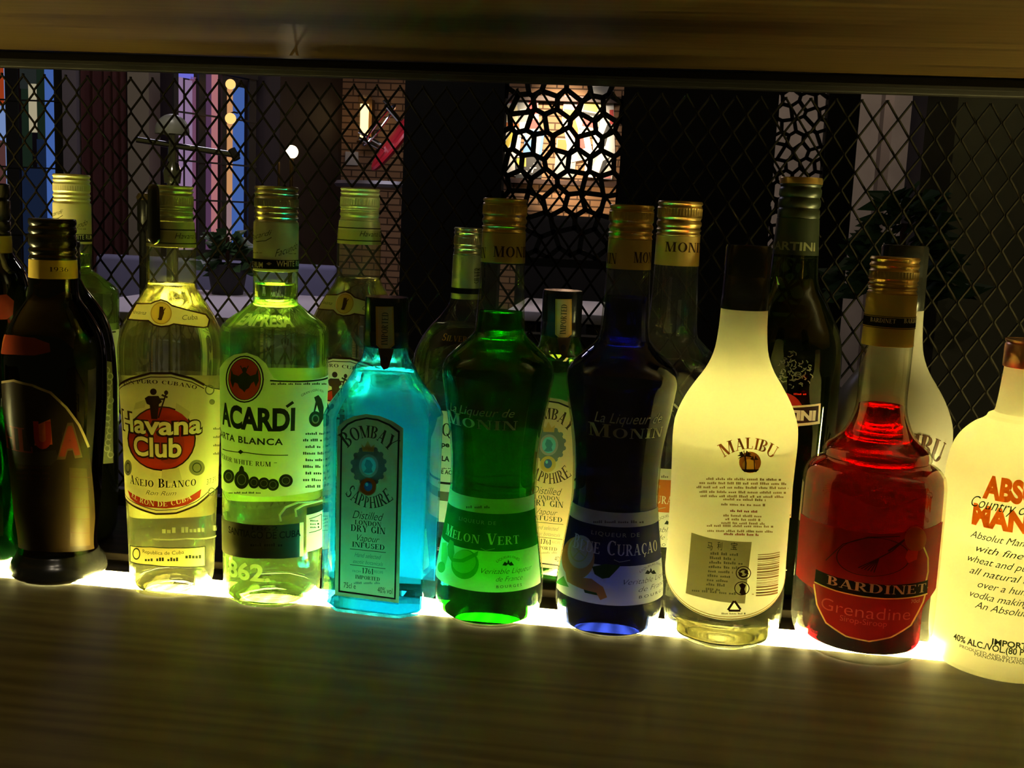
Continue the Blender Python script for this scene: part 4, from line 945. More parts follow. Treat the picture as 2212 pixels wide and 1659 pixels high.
# vermouth
sf = Round((1712, 620), YB+.01, [(556, 49), (600, 52), (620, 58), (640, 70), (680, 90), (716, 106), (750, 113), (800, 115), (1000, 113), (1150, 111)], 100, ZB)
ver = thing('vermouth_bottle', 'tall dark green vermouth bottle with framed white lettering, behind the glowing white bottle', 'bottle', sf.root(), 'bottles in the back row')
shell(sf, glass('bottle_green_glass', (.16, .24, .07), (.10, .2, .04), .8), ver, sf.zl(550)); fill(sf, liquid('vermouth', (.30, .42, .12)), ver, sf.zl(745))
z0, z1 = sf.zl(556), sf.zl(472); r0, r1 = sf.rpx(49, z0), sf.rpx(45, z1)
co = collar(r0, r1, z0, z1, pbr('black_green_foil', (.03, .04, .02), .35, .3), ver); s = Sheet(Tube(sf, z0, z1, r0, r1), .0003); s.text('MARTINI', 1660, 1758, 540, 522, paper('dim_letters', (.26, .28, .16), .2), 1, bold=.03); s.done('print', co)
ringcap(sf.rpx(44.5, z1), z1, sf.zl(397), MAT['black_green_foil'], ver, (.3, .6, .9), None)
zt = sf.zl(397); obj('cap_rim', lathe([(sf.rpx(43, zt), zt-.0006), (sf.rpx(45.5, zt), zt), (sf.rpx(45.5, zt), zt+.0034), (sf.rpx(44, zt), zt+.0044), (0, zt+.0044)], 96, (zt+.0003, zt+.003, .01, 48)), GOLDCAP, ver)
s = Sheet(sf)
s.ellipse(1688, 893, 46, 46, paper('red_ball_print', (.40, .02, .012), .35), 0); s.poly([(1620, 874), (1768, 871), (1766, 915), (1620, 918)], CL, 1); s.poly([(1620, 878), (1764, 876), (1762, 910), (1620, 913)], ink('dark_maroon_ink', (.035, .012, .01)), 2)
s.text('MARTINI', 1632, 1757, 905, 885, paper('white_letters', (.9, .86, .72), .4), 3, bold=.06); s.words(1714, 1740, 853, 4, REDI, 1)
s.done('front_label', ver)
s = Sheet(sf); s.poly([(1640, 1032), (1713, 1030), (1708, 1118), (1640, 1118)], CREAM, 0); s.words(1702, 1708, 1114, 4, DARKB, 1); s.done('lower_label', ver)
s = Sheet(sf, .0007); rd = random.Random(11); cq = []
for i in range(70):
    a = rd.uniform(0, 2*PI); r = rd.uniform(.15, 1); x, y = 1715+34*r*math.cos(a), 798+42*r*math.sin(a); b = rd.uniform(0, PI); l = rd.uniform(3, 8)
    s.line([(x, y), (x+l*math.cos(b), y+l*math.sin(b)), (x+l*math.cos(b)+l*.6*math.cos(b+1), y+l*math.sin(b)+l*.6*math.sin(b+1))], 1.6, EMB, 0)
s.done('raised_crest', ver)
# ------------------------------------------------------------------ bar counter, light strip, shelf
def wood(name, c1, c2, rough, scale=(1.2, 14, 14), spec=.5):
    mt, nt, out, N, L = newmat(name)
    p = N('ShaderNodeBsdfPrincipled'); p.inputs['Roughness'].default_value = rough; p.inputs['Specular IOR Level'].default_value = spec
    tc = N('ShaderNodeTexCoord'); mp = N('ShaderNodeMapping'); mp.inputs['Scale'].default_value = scale
    n1 = N('ShaderNodeTexNoise'); n1.inputs['Scale'].default_value = 3; n1.inputs['Detail'].default_value = 8; n1.inputs['Roughness'].default_value = .65; n1.inputs['Distortion'].default_value = .6
    wv = N('ShaderNodeTexWave', bands_direction='Y'); wv.inputs['Scale'].default_value = 1.6; wv.inputs['Distortion'].default_value = 9; wv.inputs['Detail'].default_value = 4; wv.inputs['Detail Scale'].default_value = 1.3
    L(tc.outputs['Object'], mp.inputs[0]); L(mp.outputs[0], n1.inputs['Vector']); L(mp.outputs[0], wv.inputs['Vector'])
    mx = N('ShaderNodeMix', data_type='FLOAT'); mx.inputs[0].default_value = .22; L(n1.outputs[0], mx.inputs[2]); L(wv.outputs[0], mx.inputs[3])
    cr = N('ShaderNodeValToRGB'); cr.color_ramp.elements[0].color = c4(c1); cr.color_ramp.elements[1].color = c4(c2); cr.color_ramp.elements[0].position = .3; cr.color_ramp.elements[1].position = .72
    L(mx.outputs[0], cr.inputs[0]); L(cr.outputs[0], p.inputs['Base Color'])
    bp = N('ShaderNodeBump'); bp.inputs['Strength'].default_value = .25; bp.inputs['Distance'].default_value = .0006; L(mx.outputs[0], bp.inputs['Height']); L(bp.outputs[0], p.inputs['Normal'])
    L(p.outputs[0], out.inputs[0]); return mt
COUNTER = wood('counter_wood', (.056, .041, .010), (.115, .086, .024), .6, (1.0, 12, 12), .25)
SHELF = wood('shelf_wood', (.030, .016, .003), (.078, .046, .009), .34)
DARKW = wood('dark_wood', (.010, .008, .005), (.022, .016, .010), .8, (1.2, 14, 14), .08)
bc = thing('bar_counter', 'brown wood-grain bar counter that all the bottles stand on', 'counter', (0, .5, -.04))
boxo('front_board', -1.6, 1.6, -.38, .2418, 0, .04, COUNTER, bc)
boxo('back_board', -1.6, 1.6, .2752, .3000, 0, .04, DARKW, bc)
boxo('groove_floor', -1.6, 1.6, .2419, .2751, 0, .036, DARKW, bc)
boxo('rear_step', -1.6, 1.6, .3005, .52, 0, .04+ZB-.0002, DARKW, bc, .001)
mt, nt, out, N, L = newmat('led_light')
e = N('ShaderNodeEmission'); e.inputs[0].default_value = (1, .86, .30, 1)
tc = N('ShaderNodeTexCoord'); sx = N('ShaderNodeSeparateXYZ'); L(tc.outputs['Object'], sx.inputs[0])
a = N('ShaderNodeMath', operation='MULTIPLY'); L(sx.outputs[0], a.inputs[0]); a.inputs[1].default_value = 2*PI/.0167
b = N('ShaderNodeMath', operation='COSINE'); L(a.outputs[0], b.inputs[0])
c = N('ShaderNodeMath', operation='MULTIPLY_ADD'); L(b.outputs[0], c.inputs[0]); c.inputs[1].default_value = LED*.45; c.inputs[2].default_value = LED
L(c.outputs[0], e.inputs[1]); L(e.outputs[0], out.inputs[0])
bm = bmesh.new(); box(bm, -1.1, 1.1, -.0165, .0165, -.0035, .0002); ls = obj('light_strip', bm, mt, smooth=False, loc=(0, .7585, 0))
setp(ls, 'glowing warm-white light strip set in the counter under the front row of bottles', 'light strip')
sh = thing('overhead_shelf', 'varnished wooden shelf running above the bottles along the top of the picture', 'shelf', (0, .6, .41))
boxo('board', -1.6, 1.6, -.22, .36, 0, .035, SHELF, sh, .004)

# ------------------------------------------------------------------ wire mesh screen
YM = .955
BLK = pbr('black_iron', (.014, .012, .009), .6, .3, .3); WIRE = pbr('mesh_wire', (.009, .007, .0035), .75, 0, .15)
ms = thing('mesh_screen', 'black diamond wire mesh screen standing behind the bottles', 'screen', (0, YM, ZB))
pw, ph = .0203, .0292
bm = bmesh.new(); z_top = .392
for j in range(-94, 58):
    pts = []; k = 0
    while k*ph/2 < z_top:
        off = (k+j) % 2
        x = (j+off)*pw/2; yy = .0012*(1 if off else -1)
        for dz in (-.0007, .0007): pts.append((x-(.0004 if off else -.0004), yy, .0045+k*ph/2+dz))
        k += 1
    tube(bm, pts, .00105, 5, caps=False)
obj('wire_mesh', bm, WIRE, ms)
boxo('top_rail', -1.0, .7, -.006, .006, .3895, .4035, BLK, ms, .001); boxo('bottom_rail', -1.0, .7, -.006, .006, .0002, .010, BLK, ms, .001)
for x in (-.9, .6): boxo('post', x-.006, x+.006, -.006, .006, .010, .3895, BLK, ms, .001)
boxo('rail_lip', -1.0, .7, -.012, -.0062, .3935, .396, BLK, ms)

# ------------------------------------------------------------------ the room beyond
FZ, CZ = -1.1, 1.7
def st(o, nm=None): o['kind'] = 'structure'; return o
st(boxo('floor', -6, 4.5, .4, 7.2, FZ-.1, FZ, wood('floor_wood', (.02, .014, .010), (.06, .04, .03), .4)))
st(boxo('ceiling', -6, 4.5, 1.2, 7.2, CZ, CZ+.1, pbr('ceiling_paint', (.02, .018, .015), .8)))
mt, nt, out, N, L = newmat('brick_wall')
p = N('ShaderNodeBsdfPrincipled'); p.inputs['Roughness'].default_value = .85
tc = N('ShaderNodeTexCoord'); mp = N('ShaderNodeMapping'); mp.inputs['Rotation'].default_value = (PI/2, 0, 0)
bk = N('ShaderNodeTexBrick'); bk.inputs['Scale'].default_value = 1.0; bk.inputs['Brick Width'].default_value = .15; bk.inputs['Row Height'].default_value = .039; bk.inputs['Mortar Size'].default_value = .0045
bk.inputs['Color1'].default_value = (.33, .19, .095, 1); bk.inputs['Color2'].default_value = (.27, .145, .07, 1); bk.inputs['Mortar'].default_value = (.06, .03, .012, 1)
L(tc.outputs['Object'], mp.inputs[0]); L(mp.outputs[0], bk.inputs[0]); L(bk.outputs[0], p.inputs['Base Color']); L(p.outputs[0], out.inputs[0]); BRICK = mt
PLAS = pbr('grey_plaster', (.30, .25, .21), .9, noise=.25, scale=5); DBR = pbr('dark_brown_panel', (.022, .011, .008), .7, noise=.3, scale=8, stretch=(6, 6, .4))
YW = 6.5
x_b0, x_b1 = at(690, 300, YW).x, at(1600, 300, YW).x
st(boxo('wall_back', x_b0, x_b1, YW, YW+.15, FZ, CZ, BRICK)); st(boxo('wall_right', x_b1, 4.4, YW, YW+.15, FZ, CZ, PLAS))
YL = 5.4
xl1 = at(738, 300, YW).x
st(boxo('wall_left', -5.9, xl1, YL, YL+.15, FZ, CZ, DBR)); st(boxo('wall_side', xl1-.15, xl1, YL+.15, YW, FZ, CZ, DBR))
def slab(name, p0, p1, Y, th, mat, z0=FZ, z1=CZ, parent=None, y_ref=300, label=None, cat=None, group=None):
    x0, x1 = at(p0, y_ref, Y).x, at(p1, y_ref, Y).x
    if parent: px_, py_, pz_ = parent.location; o = boxo(name, x0-px_, x1-px_, Y-py_, Y+th-py_, z0-pz_, z1-pz_, mat, parent)
    else: o = boxo(name, x0, x1, Y, Y+th, z0, z1, mat)
    return setp(o, label, cat, group)
# dark partition with cut lattice panels
YP = 4.0; PART = pbr('black_partition', (.012, .012, .009), .9, 0, .1)
for i, (a, b) in enumerate(((872, 1086), (1342, 1676), (1784, 1852))):
    o = slab('trim_%d' % (i+1), a, b, YP, .08, PART); o['kind'] = 'structure'
def lattice(name, a, b, label, cell, seed, wd, za, zb):
    x0, x1 = at(a, 300, YP).x, at(b, 300, YP).x
    t = thing(name, label, 'screen', ((x0+x1)/2, YP+.03, za)); rd = random.Random(seed); pts = []
    w_, h_ = x1-x0, zb-za; r = 0; z = -2*cell
    while z < h_+2*cell:
        x = -w_/2-2*cell+(cell/2 if r % 2 else 0)
        while x < w_/2+2*cell: pts.append(Vector((x+rd.uniform(-.30, .30)*cell, z+rd.uniform(-.26, .26)*cell))); x += cell
        z += cell*.9; r += 1
    vs, es, fs, *_ = geometry.delaunay_2d_cdt(pts, [], [], 0, 1e-6)
    def cc(f):
        A, B, C_ = [vs[i] for i in f]; d = 2*(A.x*(B.y-C_.y)+B.x*(C_.y-A.y)+C_.x*(A.y-B.y)) or 1e-9
        a2, b2, c2 = A.length_squared, B.length_squared, C_.length_squared
        return Vector(((a2*(B.y-C_.y)+b2*(C_.y-A.y)+c2*(A.y-B.y))/d, (a2*(C_.x-B.x)+b2*(A.x-C_.x)+c2*(B.x-A.x))/d))
    ed = {}
    for f in fs:
        for i in range(3): ed.setdefault(tuple(sorted((f[i], f[(i+1) % 3]))), []).append(f)
    bm = bmesh.new()
    def clampv(v): return Vector((max(-w_/2, min(w_/2, v.x)), max(0, min(h_, v.y))))
    for e_, ff in ed.items():
        if len(ff) < 2: continue
        A, B = cc(ff[0]), cc(ff[1])
        if (abs(A.x) > w_/2 and abs(B.x) > w_/2) or not (-.02 < A.y < h_+.02): continue
        A, B = clampv(A), clampv(B); d = B-A
        if d.length < .004: continue
        n = Vector((-d.y, d.x)).normalized()*wd/2; e2 = d.normalized()*wd*.4; A = A-e2; B = B+e2
        q = [A+n, A-n, B-n, B+n]; fr = [bm.verts.new((p_.x, -.008, p_.y)) for p_ in q]; bk_ = [bm.verts.new((p_.x, .008, p_.y)) for p_ in q]
        bm.faces.new(fr); bm.faces.new(bk_[::-1])
        for i in range(4): bm.faces.new((fr[i], fr[(i+1) % 4], bk_[(i+1) % 4], bk_[i]))
    obj('lattice', bm, PART, t, smooth=False)
    boxo('frame_rail', -w_/2, w_/2, -.012, .012, -.03, 0, PART, t); boxo('frame_rail', -w_/2, w_/2, -.012, .012, h_, h_+.03, PART, t)
    return t
ztop = at(1212, 60, YP).z
lattice('lattice_screen', 1086, 1342, 'black cut-out lattice screen with pictures and bricks showing through, at centre', .078, 5, .0175, at(1212, 560, YP).z, ztop)
lattice('lattice_screen', 1676, 1784, 'narrow black lattice screen with grey wall behind, right of centre', .050, 9, .0115, at(1730, 660, YP).z, ztop)
o = slab('trim_4', 1086, 1342, YP, .08, PART, FZ, at(1212, 725, YP).z); o['kind'] = 'structure'
o = slab('trim_5', 1676, 1784, YP, .08, PART, FZ, at(1730, 690, YP).z); o['kind'] = 'structure'
o = slab('trim_6', 1996, 2062, 3.4, .2, pbr('brown_black_post', (.02, .015, .012), .7)); o['kind'] = 'structure'
o = slab('wall_near', 2062, 2500, 3.4, .2, pbr('olive_plaster', (.16, .15, .10), .9, noise=.2, scale=4)); o['kind'] = 'structure'
o = slab('trim_7', 1905, 1925, 5.6, .1, pbr('dim_post', (.10, .075, .06), .8)); o['kind'] = 'structure'
# wall strips at the left: curtain and columns
o = slab('trim_8', 136, 166, 5.0, .12, pbr('grey_column', (.12, .105, .11), .7)); o['kind'] = 'structure'
o = slab('trim_9', 276, 322, 5.0, .12, pbr('olive_column', (.15, .13, .08), .8)); o['kind'] = 'structure'
def curtain(name, p0, p1, Y, mat, label, folds, z0, z1):
    x0, x1 = at(p0, 300, Y).x, at(p1, 300, Y).x; bm = bmesh.new(); n = folds*8; cols = []
    for i in range(n+1):
        u = i/n; y = Y+.02*math.sin(2*PI*folds*u)+.008*math.sin(5.3*u*folds)
        cols.append([bm.verts.new((x0+(x1-x0)*u-(x0+x1)/2, y-Y+.01*math.sin(7*u+j), z0+(z1-z0)*j/6)) for j in range(7)])
    for a_, b_ in zip(cols, cols[1:]):
        for j in range(6): bm.faces.new((a_[j], b_[j], b_[j+1], a_[j+1]))
    sol = bmesh.ops.solidify(bm, geom=bm.faces[:], thickness=.004)
    o = obj(name, bm, mat, loc=((x0+x1)/2, Y, 0)); return setp(o, label, 'curtain')
curtain('curtain', 168, 274, 5.05, pbr('maroon_cloth', (.10, .030, .024), .9), 'dark maroon curtain hanging between the two columns at the left', 5, FZ, CZ-.02)
def window(nm, p0, p1, py0, py1, Y, mull, panes, bars, Y1=None):
    """window on a wall that may run away from the viewer: Y at its left edge, Y1 at its right"""
    A = at(p0, 300, Y); B = at(p1, 300, Y1 or Y); e = Vector((B.x-A.x, B.y-A.y, 0)).normalized(); n = Vector((e.y, -e.x, 0))
    def hit(px, py): v = ray(px, py); t_ = (A-CAM).dot(n)/v.dot(n); p_ = CAM+v*t_; return (p_-A).dot(e), p_.z
    z1 = hit(p0, py0)[1]; z0 = hit(p0, py1)[1]
    w0 = bpy.data.objects.new(nm, None); COL.objects.link(w0); w0.location = (A.x, A.y, z0); w0['kind'] = 'structure'; w0.rotation_euler.z = math.atan2(e.y, e.x)
    fr = pbr('window_frame_black', (.010, .010, .010), .5); U0, U1 = hit(p0, 300)[0], hit(p1, 300)[0]
    for a, b in mull: boxo('mullion', hit(a, 300)[0], hit(b, 300)[0], 0, .010, 0, z1-z0, fr, w0)
    boxo('frame_rail', U0, U1, -.01, .04, z1-z0, z1-z0+.075, fr, w0); boxo('frame_rail', U0, U1, -.01, .05, -.05, 0, fr, w0)
    for i, (a, b, mat, c0, c1) in enumerate(panes):
        d = .013+.009*(i % 3)
        boxo('pane', hit(a, 300)[0], hit(b, 300)[0], d, d+.008, (hit(a, c1)[1]-z0) if c1 else 0, (hit(a, c0)[1]-z0) if c0 else z1-z0, mat, w0)
    for py in bars:
        z = hit(p0, py)[1]-z0; boxo('glazing_bar', U0, U1, -.006, -.0002, z-.004, z+.004, fr, w0)
    return w0
def glow(nm, c, k=.68): return emit(nm, S(c), k)
BLUE = glow('blue_lit_pane', (66, 98, 168)); BLUE2 = glow('pale_blue_lit_pane', (116, 140, 190)); ORNG = glow('orange_lit_pane', (150, 55, 22)); DIMP = glow('dim_lit_pane', (34, 38, 36)); PINKD = glow('dim_rose_lit_pane', (82, 50, 48))
LAV = glow('lavender_lit_pane', (142, 116, 150)); PUR = glow('purple_lit_pane', (84, 56, 84)); ROSE = glow('rose_lit_pane', (176, 112, 116)); ROSE2 = glow('pale_rose_lit_pane', (150, 120, 122)); DROSE = glow('deep_rose_lit_pane', (112, 70, 96)); GREYP = glow('grey_lit_pane', (92, 82, 78)); WARM = glow('amber_lit_pane', (205, 148, 98)); VIO = glow('violet_lit_pane', (112, 110, 216))
DGREEN = glow('dim_green_lit_pane', (22, 34, 24)); WHT = glow('white_lit_pane', (170, 160, 130)); DBLUE = glow('deep_blue_lit_pane', (20, 30, 52))
window('window_1', -60, 136, 60, 640, 5.1, ((13, 40), (118, 136)),
       [(-60, 8, ORNG, None, 225), (-60, 8, BLUE2, 225, 300), (-60, 12, PINKD, 300, None), (8, 13, BLUE2, None, None), (40, 74, DIMP, None, 190), (40, 60, DGREEN, 190, 360), (60, 76, WHT, 180, 285), (40, 74, DBLUE, 360, None), (74, 93, DGREEN, None, 300), (76, 94, DBLUE, 300, None), (93, 112, BLUE, None, None), (112, 118, BLUE2, None, None)], (213, 357, 500))
window('window_2', 376, 553, 140, 540, 4.8, ((376, 386), (430, 444), (480, 490), (538, 553)),
       [(386, 400, LAV, 165, None), (386, 426, VIO, 146, 164), (400, 407, PUR, 165, None), (407, 420, LAV, 172, None), (420, 431, DROSE, 165, None), (444, 452, GREYP, None, None), (452, 461, PUR, None, None), (461, 478, ROSE, None, None), (490, 497, ROSE2, None, None), (497, 507, WARM, 190, 420), (497, 509, ROSE2, 420, None), (509, 538, BLUE, 185, None)], (240, 345, 430), 5.3)
for k, (px, py, r) in enumerate(((498, 182, 11), (498, 256, 12))):
    Y = 5.0; c0 = at(px, py, Y); bm = bmesh.new(); R = r*Y/F; bmesh.ops.create_uvsphere(bm, u_segments=20, v_segments=12, radius=R)
    g = obj('globe_lamp', bm, emit('amber_globe', (1, .52, .16), 1.1), loc=c0)
    setp(g, ('upper' if k == 0 else 'lower')+' of the two small amber globe lamps at the purple-lit window', 'lamp', 'globe lamps')
    bm = bmesh.new(); tube(bm, [(0, 0, R*.9), (0, .04, R*1.3), (0, .085, R*1.3)], .004); obj('bracket', bm, BLK, g)
# chrome lamp on a stand close behind the mesh
YC = 1.9; base = at(372, 600, YC)
CHR = pbr('chrome', (.75, .75, .72), .12, 1.0)
base.z = FZ
cl = thing('chrome_lamp', 'chrome tube lamp with a grey dome shade, behind the mesh above the red-disc rum bottle', 'lamp', (base.x, YC, FZ))
def rel(px, py, dy=0): v = at(px, py, YC); return (v.x-base.x, dy, v.z-base.z)
bm = bmesh.new(); tube(bm, [rel(296, 302), rel(516, 336)], .0052, 14); obj('arm', bm, CHR, cl)
bm = bmesh.new(); tube(bm, [(0, 0, .02), rel(372, 420), rel(372, 318)], [.012, .010, .007], 14); obj('post', bm, CHR, cl)
obj('foot', lathe([(0, 0), (.14, 0), (.14, .012), (.02, .03), (0, .03)], 40), CHR, cl)
bm = bmesh.new(); tube(bm, [rel(372, 396), rel(372, 372), rel(374, 350)], [.014, .016, .009], 16); obj('joint', bm, CHR, cl)
bm = bmesh.new(); tube(bm, [rel(512, 345), rel(500, 322)], .007, 10); obj('end_clamp', bm, BLK, cl)
c0 = rel(372, 285); R = 37*YC/F
o = obj('shade', lathe([(R, -.004), (R, 0)]+[(R*math.cos(a*PI/20), R*1.05*math.sin(a*PI/20)) for a in range(1, 10)]+[(0, R*1.05)], 40), pbr('grey_enamel', (.20, .20, .20), .35), cl, loc=c0)
bm = bmesh.new(); tube(bm, [rel(372, 285), rel(372, 318)], .006, 10); obj('neck', bm, CHR, cl)
# bare bulb lamp
YBU = 3.2; b0 = at(630, 328, YBU)
bl = thing('bulb_lamp', 'small bright bare bulb on a thin stand, above the bat-label bottle', 'lamp', (b0.x, YBU, FZ))
bm = bmesh.new(); bmesh.ops.create_uvsphere(bm, u_segments=20, v_segments=14, radius=.019); obj('bulb', bm, emit('bulb_glow', (1, .80, .45), 8), bl, loc=(0, 0, b0.z-FZ))
bm = bmesh.new(); tube(bm, [(0, 0, 0), (0, 0, .01), (0, 0, .012), (0, 0, b0.z-FZ-.017)], [.09, .09, .008, .006], 16); obj('stand', bm, pbr('dark_brass', (.20, .12, .05), .4, .8), bl)
bm = bmesh.new(); v = at(602, 350, YBU); v2 = at(602, 420, YBU); tube(bm, [(v2.x-b0.x, 0, v2.z-FZ), (v.x-b0.x, 0, v.z-FZ)], .004); tube(bm, [(v2.x-b0.x, 0, v2.z-FZ), (0, 0, v2.z-FZ)], .004); obj('side_rod', bm, MAT['dark_brass'], bl)
# wall sconce on the bricks
YS = 6.38; s0 = at(787, 258, YS)
sn = thing('wall_sconce', 'glowing glass cylinder wall sconce on the brick wall', 'lamp', tuple(s0))
hS = 46*YS/F; rS = 14*YS/F
o = obj('lamp_shade', lathe([(rS, -hS), (rS, hS)], 40), glass('sconce_glass', (.95, .88, .72), (.7, .45, .2), .3), sn)
o = obj('light_tube', lathe([(0, -hS*.85), (rS*.62, -hS*.85), (rS*.66, hS*.7), (0, hS*.72)], 32), emit('sconce_glow', (1, .74, .36), 2), sn)
for z in (-1, 1): o = obj('end_cap', lathe([(0, -.008), (rS*1.1, -.006), (rS*1.1, .006), (0, .008)], 32), MAT['dark_brass'], sn, loc=(0, 0, z*(hS+.006)))
boxo('backplate', -.03, .03, .05, .12, -.12, .12, MAT['dark_brass'], sn)
bm = bmesh.new(); tube(bm, [(0, .055, -hS-.006), (0, 0, -hS-.006)], .008); obj('bracket', bm, MAT['dark_brass'], sn)
# red stool upturned on a round table
YR = 4.6; r0 = at(846, 300, YR); ttop = at(838, 395, YR).z
rt_ = thing('round_table', 'small dark round table under the upturned red stool', 'table', (r0.x+.08, YR, FZ))
obj('table_top', lathe([(0, 0), (.30, 0), (.31, .012), (.30, .025), (0, .025)], 48), pbr('dark_table', (.05, .04, .035), .35), rt_, loc=(0, 0, ttop-FZ-.025))
bm = bmesh.new(); tube(bm, [(0, 0, .02), (0, 0, ttop-FZ-.02)], .03, 14); obj('pedestal', bm, BLK, rt_)
obj('foot', lathe([(0, 0), (.2, 0), (.2, .015), (.03, .03), (0, .03)], 40), BLK, rt_)
rs = thing('bar_stool', 'upturned stool with a red padded seat and chrome legs on the round table', 'stool', (r0.x+.02, YR, r0.z)); rs.rotation_euler = (.35, math.radians(-52), 0)
obj('seat', lathe([(0, -.012), (.15, -.012), (.162, -.007), (.164, .002), (.155, .010), (.06, .013), (0, .013)], 48), pbr('red_vinyl', (.50, .015, .03), .3), rs)
for k in range(4):
    a = PI/4+PI/2*k; bm = bmesh.new(); tube(bm, [(.09*math.cos(a), .09*math.sin(a), .02), (.12*math.cos(a), .12*math.sin(a), .13)], .007, 8); obj('leg', bm, CHR, rs)
bm = bmesh.new(); tube(bm, [(.105*math.cos(2*PI*k/20), .105*math.sin(2*PI*k/20), .09) for k in range(21)], .005, 8); obj('foot_ring', bm, CHR, rs)
# pictures pinned over the bricks
YPO = 6.485
cols = {k: pbr('poster_'+k, c, .6) for k, c in dict(white=(.80, .78, .70), yellow=(.80, .62, .08), red=(.62, .06, .05), grey=(.30, .30, .28), black=(.03, .03, .03), orange=(.66, .17, .03), blue=(.12, .25, .5), cream=(.78, .70, .42), pink=(.7, .3, .3)).items()}
def poster(px, py, wpx, hpx, tilt, base_c, blocks, label, dy=0):
    Y = YPO-dy*.3; c0 = at(px, py, Y); k = Y/F; w2, h2 = wpx*k/2, hpx*k/2; bm = bmesh.new(); box(bm, -w2, w2, -.003, .003, -h2, h2, 0)
    ml = [cols[base_c]]
    for i, (q, cn) in enumerate(blocks):
        if cols[cn] not in ml: ml.append(cols[cn])
        f = bm.faces.new([bm.verts.new((u*w2, -.0034-.0003*i, v*h2)) for u, v in q]); f.material_index = ml.index(cols[cn])
    o = obj('poster', bm, ml, smooth=False, loc=c0); o.rotation_euler.y = math.radians(tilt)
    return setp(o, label, 'poster', 'pictures on the brick wall')
Q = lambda a, b, c, d: [(a, b), (c, b), (c, d), (a, d)]
poster(1095, 292, 62, 166, 4, 'white', [(Q(-.9, .35, .9, .75), 'cream'), (Q(-.9, .22, .9, .32), 'orange'), (Q(-.9, .8, .9, .98), 'pink'), ([(-.3, -.35), (.1, -.4), (.6, .1), (.35, .12)], 'yellow'), (Q(-.9, -.95, .2, -.8), 'yellow'), (Q(-.8, -.65, -.3, -.5), 'blue')], 'tall white picture with yellow strokes at the left of the lattice opening')
poster(1142, 255, 44, 76, -6, 'grey', [(Q(.1, .2, .9, .95), 'red'), (Q(-.9, -.9, .0, -.2), 'white'), (Q(0, -.6, .9, -.1), 'red'), (Q(-.8, .3, 0, .5), 'white')], 'grey and red picture beside the tall white one', .02)
poster(1153, 308, 40, 50, 5, 'blue', [(Q(.0, -.9, .7, .8), 'white'), (Q(-.9, .2, -.3, .9), 'cream')], 'small blue and white picture behind the lattice', .04)
poster(1142, 362, 56, 44, -3, 'black', [(Q(-.9, .1, -.2, .9), 'yellow'), (Q(-.8, -.6, -.1, -.3), 'white'), ([(.2, -.5), (.3, -.5), (.5, .4), (.4, .4)], 'white'), (Q(.1, -.1, .6, .0), 'white')], 'black picture with white scribble low behind the lattice', .06)
poster(1240, 235, 46, 52, 3, 'pink', [(Q(-.9, -.9, .3, -.1), 'yellow'), (Q(-.9, .3, .2, .9), 'grey'), (Q(.4, -.9, .9, -.3), 'white')], 'pink and yellow picture at the top of the lattice opening')
poster(1248, 300, 50, 90, -14, 'white', [([(-.5, .9), (.1, .95), (.2, .4), (-.1, -.2), (-.4, .3)], 'orange'), (Q(0, -.5, .5, 0), 'red'), (Q(-.3, -.95, .3, -.6), 'grey')], 'tilted white picture with an orange shape in the middle of the lattice', .02)
poster(1276, 250, 40, 60, 8, 'cream', [(Q(-.9, .3, .6, .9), 'yellow'), (Q(-.7, -.8, .8, -.1), 'red'), (Q(-.9, .0, .9, .2), 'black')], 'cream and red picture right of the middle of the lattice', .04)
poster(1303, 262, 46, 150, -5, 'white', [(Q(-.9, .6, .9, .95), 'grey'), (Q(.6, -.1, .98, .3), 'red'), ([(-.7, -.9), (-.2, -.9), (.5, -.3), (.2, -.25)], 'grey'), ([(-.4, -.6), (.1, -.7), (.7, -.1), (.5, 0)], 'black')], 'tall white picture with grey strokes at the right of the lattice opening')
poster(1295, 356, 60, 56, 4, 'white', [([(-.8, -.3), (-.6, .6), (-.1, .8), (-.5, -.2)], 'grey'), ([(0, -.8), (.2, .3), (.7, .7), (.3, -.5)], 'black'), (Q(-.2, -.95, .9, -.7), 'pink')], 'white picture with black curves at the lower right of the lattice', .06)
poster(1222, 342, 44, 80, 2, 'grey', [(Q(-.9, .4, 0, .95), 'orange'), (Q(.2, -.9, .6, .6), 'white')], 'grey picture in the middle of the lattice opening', .0)
for k, py in enumerate((206, 388)):
    v = at(1080, py, 6.36); v2 = at(1345, py, 6.36); o = boxo('picture_rail', v.x, v2.x, 6.44, 6.4995, v.z-.012, v.z+.014, pbr('rail_wood', (.05, .022, .012), .5))
    setp(o, ('upper' if k == 0 else 'lower')+' dark wooden picture rail on the brick wall', 'rail', 'picture rails')
# pale tables and bench far behind
def long_table(p0, p1, py_far, Y0, Y1, mat, label):
    z = at((p0+p1)/2, py_far, Y1).z; x0, x1 = at(p0, py_far, (Y0+Y1)/2).x, at(p1, py_far, (Y0+Y1)/2).x
    t = thing('long_table', label, 'table', ((x0+x1)/2, (Y0+Y1)/2, FZ)); w2, d2 = (x1-x0)/2, (Y1-Y0)/2
    boxo('table_top', -w2, w2, -d2, d2, z-FZ-.04, z-FZ, mat, t, .004)
    for sx in (-1, 1):
        for sy in (-1, 1): boxo('leg', sx*(w2-.08)-.03, sx*(w2-.08)+.03, sy*(d2-.08)-.03, sy*(d2-.08)+.03, 0, z-FZ-.04, BLK, t)
    return t
GTOP = pbr('pale_table_top', (.52, .48, .52), .45)
long_table(262, 760, 630, 3.35, 4.35, GTOP, 'long pale table seen through the mesh between the rum bottles')
long_table(1118, 1335, 648, 4.3, 5.0, GTOP, 'pale table seen below the lattice between the two waisted bottles')
